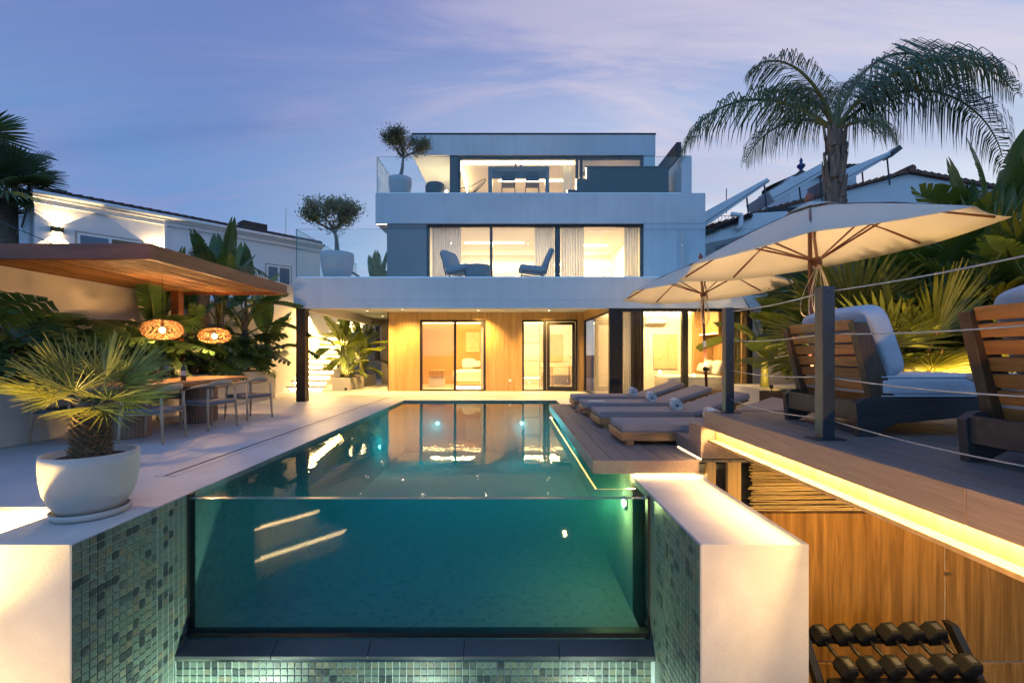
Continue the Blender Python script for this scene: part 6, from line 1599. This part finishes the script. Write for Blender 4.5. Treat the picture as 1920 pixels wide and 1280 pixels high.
# overhead wire and palm at the left edge
mb = MB(); mb.tube([P(-30, 402, 13), P(30, 428, 13), P(96, 456, 13)], .014, 5); single('overhead_wire', mb, M['anth'], 'thin dark cable sagging behind the pergola at the left', 'cable')
fan_palm('fan palm with dark spiky crown at the left frame edge', -16.9, 15.3, -2, 8.6, 22, 1.05, key='fan_dark', tr=.27, lo=-20, hi=80, name='fan_palm', stalk=.8, barkm=M['bark'])
fan_palm('partly hidden fan palm crown at the upper left frame corner', -18.6, 15.3, -2, 9.9, 16, 1.3, key='fan_dark', tr=.28, lo=-20, hi=75, yaw0=.5, name='fan_palm', stalk=.8, barkm=M['bark'])
mb = MB(); mb.tube([P(536, 455, 24), P(536, 390, 24)], .025, 6); mb.tube([P(536, 392, 24), P(560, 420, 30)], .006, 4); single('antenna_mast', mb, M['steel'], 'thin aerial mast above the neighbour roof', 'mast')
# banana grove behind the villa's left flank
for i, (x, y, h) in enumerate(((-6.3, 21.6, 3.2), (-5.0, 21.0, 3.4), (-4.6, 20.2, 3.0))):
    banana_plant(['dark banana leaves behind the first-floor balcony pot', 'dark banana plant seen through the balcony glass', 'dark banana plant against the grey side panel'][i], x, y, 1.0, h, 9, 1.2, 'strel', spread=.9)

# ------------------------------------------------------------------ neighbour house on the right
rh = thing('neighbour_house', 'white gabled neighbour house with clay tile verges on the right', 'house', (16, 20, 0))
gy = 20.0
ap = P(1702, 326, gy); lf = P(1392, 410, gy); rt = P(1905, 362, gy)
mb = MB(); mb.prism([(lf.x, -2), (rt.x, -2), (rt.x, rt.z), (ap.x, ap.z), (lf.x, lf.z)], 'y', gy, gy+8); part('wall', mb, M['housewhite'], rh)
def verge(name, a, b, n):
    """tile courses up a gable edge, running back from the front"""
    q = MB(); d = (b-a)
    for i in range(n):
        u = i/n; p = a+d*u; w = d/n
        q.add([p+Vector((0, -.18, .02)), p+w*1.06+Vector((0, -.18, .05)), p+w*1.06+Vector((0, 8, .05)), p+Vector((0, 8, .02)), p+Vector((0, -.18, .13)), p+w*1.06+Vector((0, -.18, .20)), p+w*1.06+Vector((0, 8, .20)), p+Vector((0, 8, .13))], [(0,3,2,1),(4,5,6,7),(0,1,5,4),(1,2,6,5),(2,3,7,6),(3,0,4,7)])
    o = part(name, q, M['rooftile'], rh); o['kind'] = 'stuff'
verge('roof_tiles', P(1322, 431, gy), ap, 30); verge('roof_tiles', rt+Vector((.6, 0, -.15)), ap, 18)
mb = MB(); mb.tube([ap+Vector((0, -.25, .15)), ap+Vector((0, 8, .15))], .17, 8); part('ridge', mb, M['rooftile'], rh)
# lower left wing with gutter and timber soffit
e0, e1 = P(1322, 440, 17.5), P(1404, 408, 17.5)
mb = MB(); mb.prism([(e0.x, e0.z-.35), (e1.x+1.5, e1.z-.30), (e1.x+1.5, e1.z+.25), (e1.x, e1.z+.16), (e0.x, e0.z)], 'y', 17.5, 19.9); part('wing_verge', mb, M['housewhite'], rh)
mb = MB()
for i in range(16):
    a = e0.lerp(e1, i/15.0)+Vector((0, -.12, .05)); mb.tube([a, a+Vector((0, 2.4, .0))], .11, 7)
o = part('roof_tiles', mb, M['rooftile_d'], rh); o['kind'] = 'stuff'
mb = MB()
for i in range(9):
    z = 5.0+i*.17; mb.box(8.6, 10.9, 19.0, 19.1, z, z+.13)
part('timber_slats', mb, M['darkwood'], rh)
mb = MB(); a = P(1384, 402, 17.3); mb.tube([a+Vector((-.25, 0, 0)), a+Vector((.1, 0, -.02)), a+Vector((.1, 0, -.4)), a+Vector((-.05, 0, -.6))], .10, 8); part('downpipe', mb, M['white_paint'], rh, True)
a, b = P(1440, 392, 19.5), P(1745, 398, 19.5)
mb = MB(); mb.box(a.x, b.x, 19.4, 19.6, a.z-.12, a.z+.05); part('dark_beam', mb, M['black'], rh)
mb = MB(); mb.box(a.x, a.x+2.0, 19.8, 19.9, a.z-1.6, a.z-.3); part('blue_window', mb, simple('blue_pane', (.015, .03, .12), .1), rh)
# chimney and turret
c = P(1592, 330, 22); t = thing('chimney', 'white chimney with a tiled cap behind the feather palm trunk', 'chimney', c)
mb = MB(); mb.box(c.x-.35, c.x+.35, 22, 22.7, c.z-1.5, c.z+.35); part('stack', mb, M['housewhite'], t)
mb = MB()
for i in range(6): mb.tube([(c.x-.5+i*.2, 21.8, c.z+.42), (c.x-.5+i*.2, 22.9, c.z+.60)], .10, 7)
part('cap_tiles', mb, M['rooftile_d'], t)
c = P(1502, 345, 26); t = thing('turret', 'small tiled hip roof with a blue ceramic finial', 'roof turret', c)
mb = MB(); mb.lathe([(2.0, -.2), (1.3, .12), (.35, .55), (.1, .75)], 20, (c.x, c.y, c.z)); part('hip_roof', mb, M['rooftile_d'], t)
mb = MB(); mb.box(c.x-1.6, c.x+1.6, c.y-1.6, c.y+1.6, c.z-3, c.z-.201); part('wall', mb, M['housewhite'], t)
mb = MB(); mb.lathe([(.12, .7), (.08, .8), (.22, .98), (.22, 1.06), (.06, 1.2), (.10, 1.32), (.02, 1.5)], 14, (c.x, c.y, c.z)); part('finial', mb, simple('blue_ceramic', (.02, .04, .16), .2), t, True)
# tilted collector panels on stands
def collector(label, a, b, w0, w1, Yd):
    p, q = P(*a, Yd), P(*b, Yd); t = thing('solar_collector', label, 'solar panel', p)
    d = (q-p).normalized(); n = Vector((-d.z, 0, d.x))
    mb = MB(); mb.add([p, q, q+n*w1, p+n*w0, p+Vector((0, 1.9, 0)), q+Vector((0, 1.9, 0)), q+n*w1+Vector((0, 1.9, 0)), p+n*w0+Vector((0, 1.9, 0))], [(0,1,2,3),(4,7,6,5),(0,4,5,1),(1,5,6,2),(2,6,7,3),(3,7,4,0)]); part('panel', mb, M['housewhite'], t, bevel=.02)
    mb = MB(); mb.tube([q-d*.15+Vector((0, .2, 0)), q-d*.15+Vector((.12, .2, -1.2))], .035, 6); part('stand', mb, M['anth'], t); mb = MB(); mb.tube([q-d*.15+Vector((0, 1.6, 0)), q-d*.15+Vector((.12, 1.6, -1.2))], .035, 6); part('stand', mb, M['anth'], t)
    mb = MB(); mb.tube([p+n*w0*.3+Vector((0, -.02, 0)), q+n*w1*.3+Vector((0, -.02, 0))], .012, 4); part('cable', mb, M['black'], t)
collector('long tilted white solar collector at the left end of the neighbour roof', (1324, 424), (1444, 340), .55, .18, 18.5)
collector('tilted white solar collector left of the palm trunk', (1452, 378), (1549, 322), .5, .42, 19.5)
collector('tilted white solar collector right of the palm trunk, reaching highest', (1578, 346), (1676, 288), .55, .16, 19.5)
mb = MB(); p = P(1680, 283, 19.5); Mx = Matrix.Translation(p) @ Matrix.Rotation(R(-38), 4, 'Y'); mb.box(-.25, .3, 0, .5, -.1, .1, Mx); single('floodlight_box', mb, M['anth'], 'small dark box on the tip of the highest solar collector', 'box')
mb = MB(); mb.quad(P(1840, 360, 30), P(1990, 290, 30), P(1990, 400, 30), P(1840, 400, 30)); o = single('blue_roof', mb, simple('blue_sheet', (.08, .20, .42), .5), 'blue roof slope at the far right behind the palm', 'roof'); s_ = o.modifiers.new('t', 'SOLIDIFY'); s_.thickness = .2
# far railing and mast right of the villa
t = thing('roof_railing', 'thin grey roof railing right of the villa beside a lamp mast', 'railing', P(1335, 415, 30))
mb = MB(); a, b = P(1322, 405, 30), P(1372, 405, 30); mb.tube([a, b], .02, 5)
for k in range(9):
    u = k/8; q = a.lerp(b, u); mb.tube([q, q-Vector((0, 0, 1.0))], .015, 4)
part('bars', mb, M['anth'], t)
mb = MB(); mb.tube([P(1362, 400, 30), P(1362, 354, 30)], .03, 6); part('mast', mb, M['anth'], t)
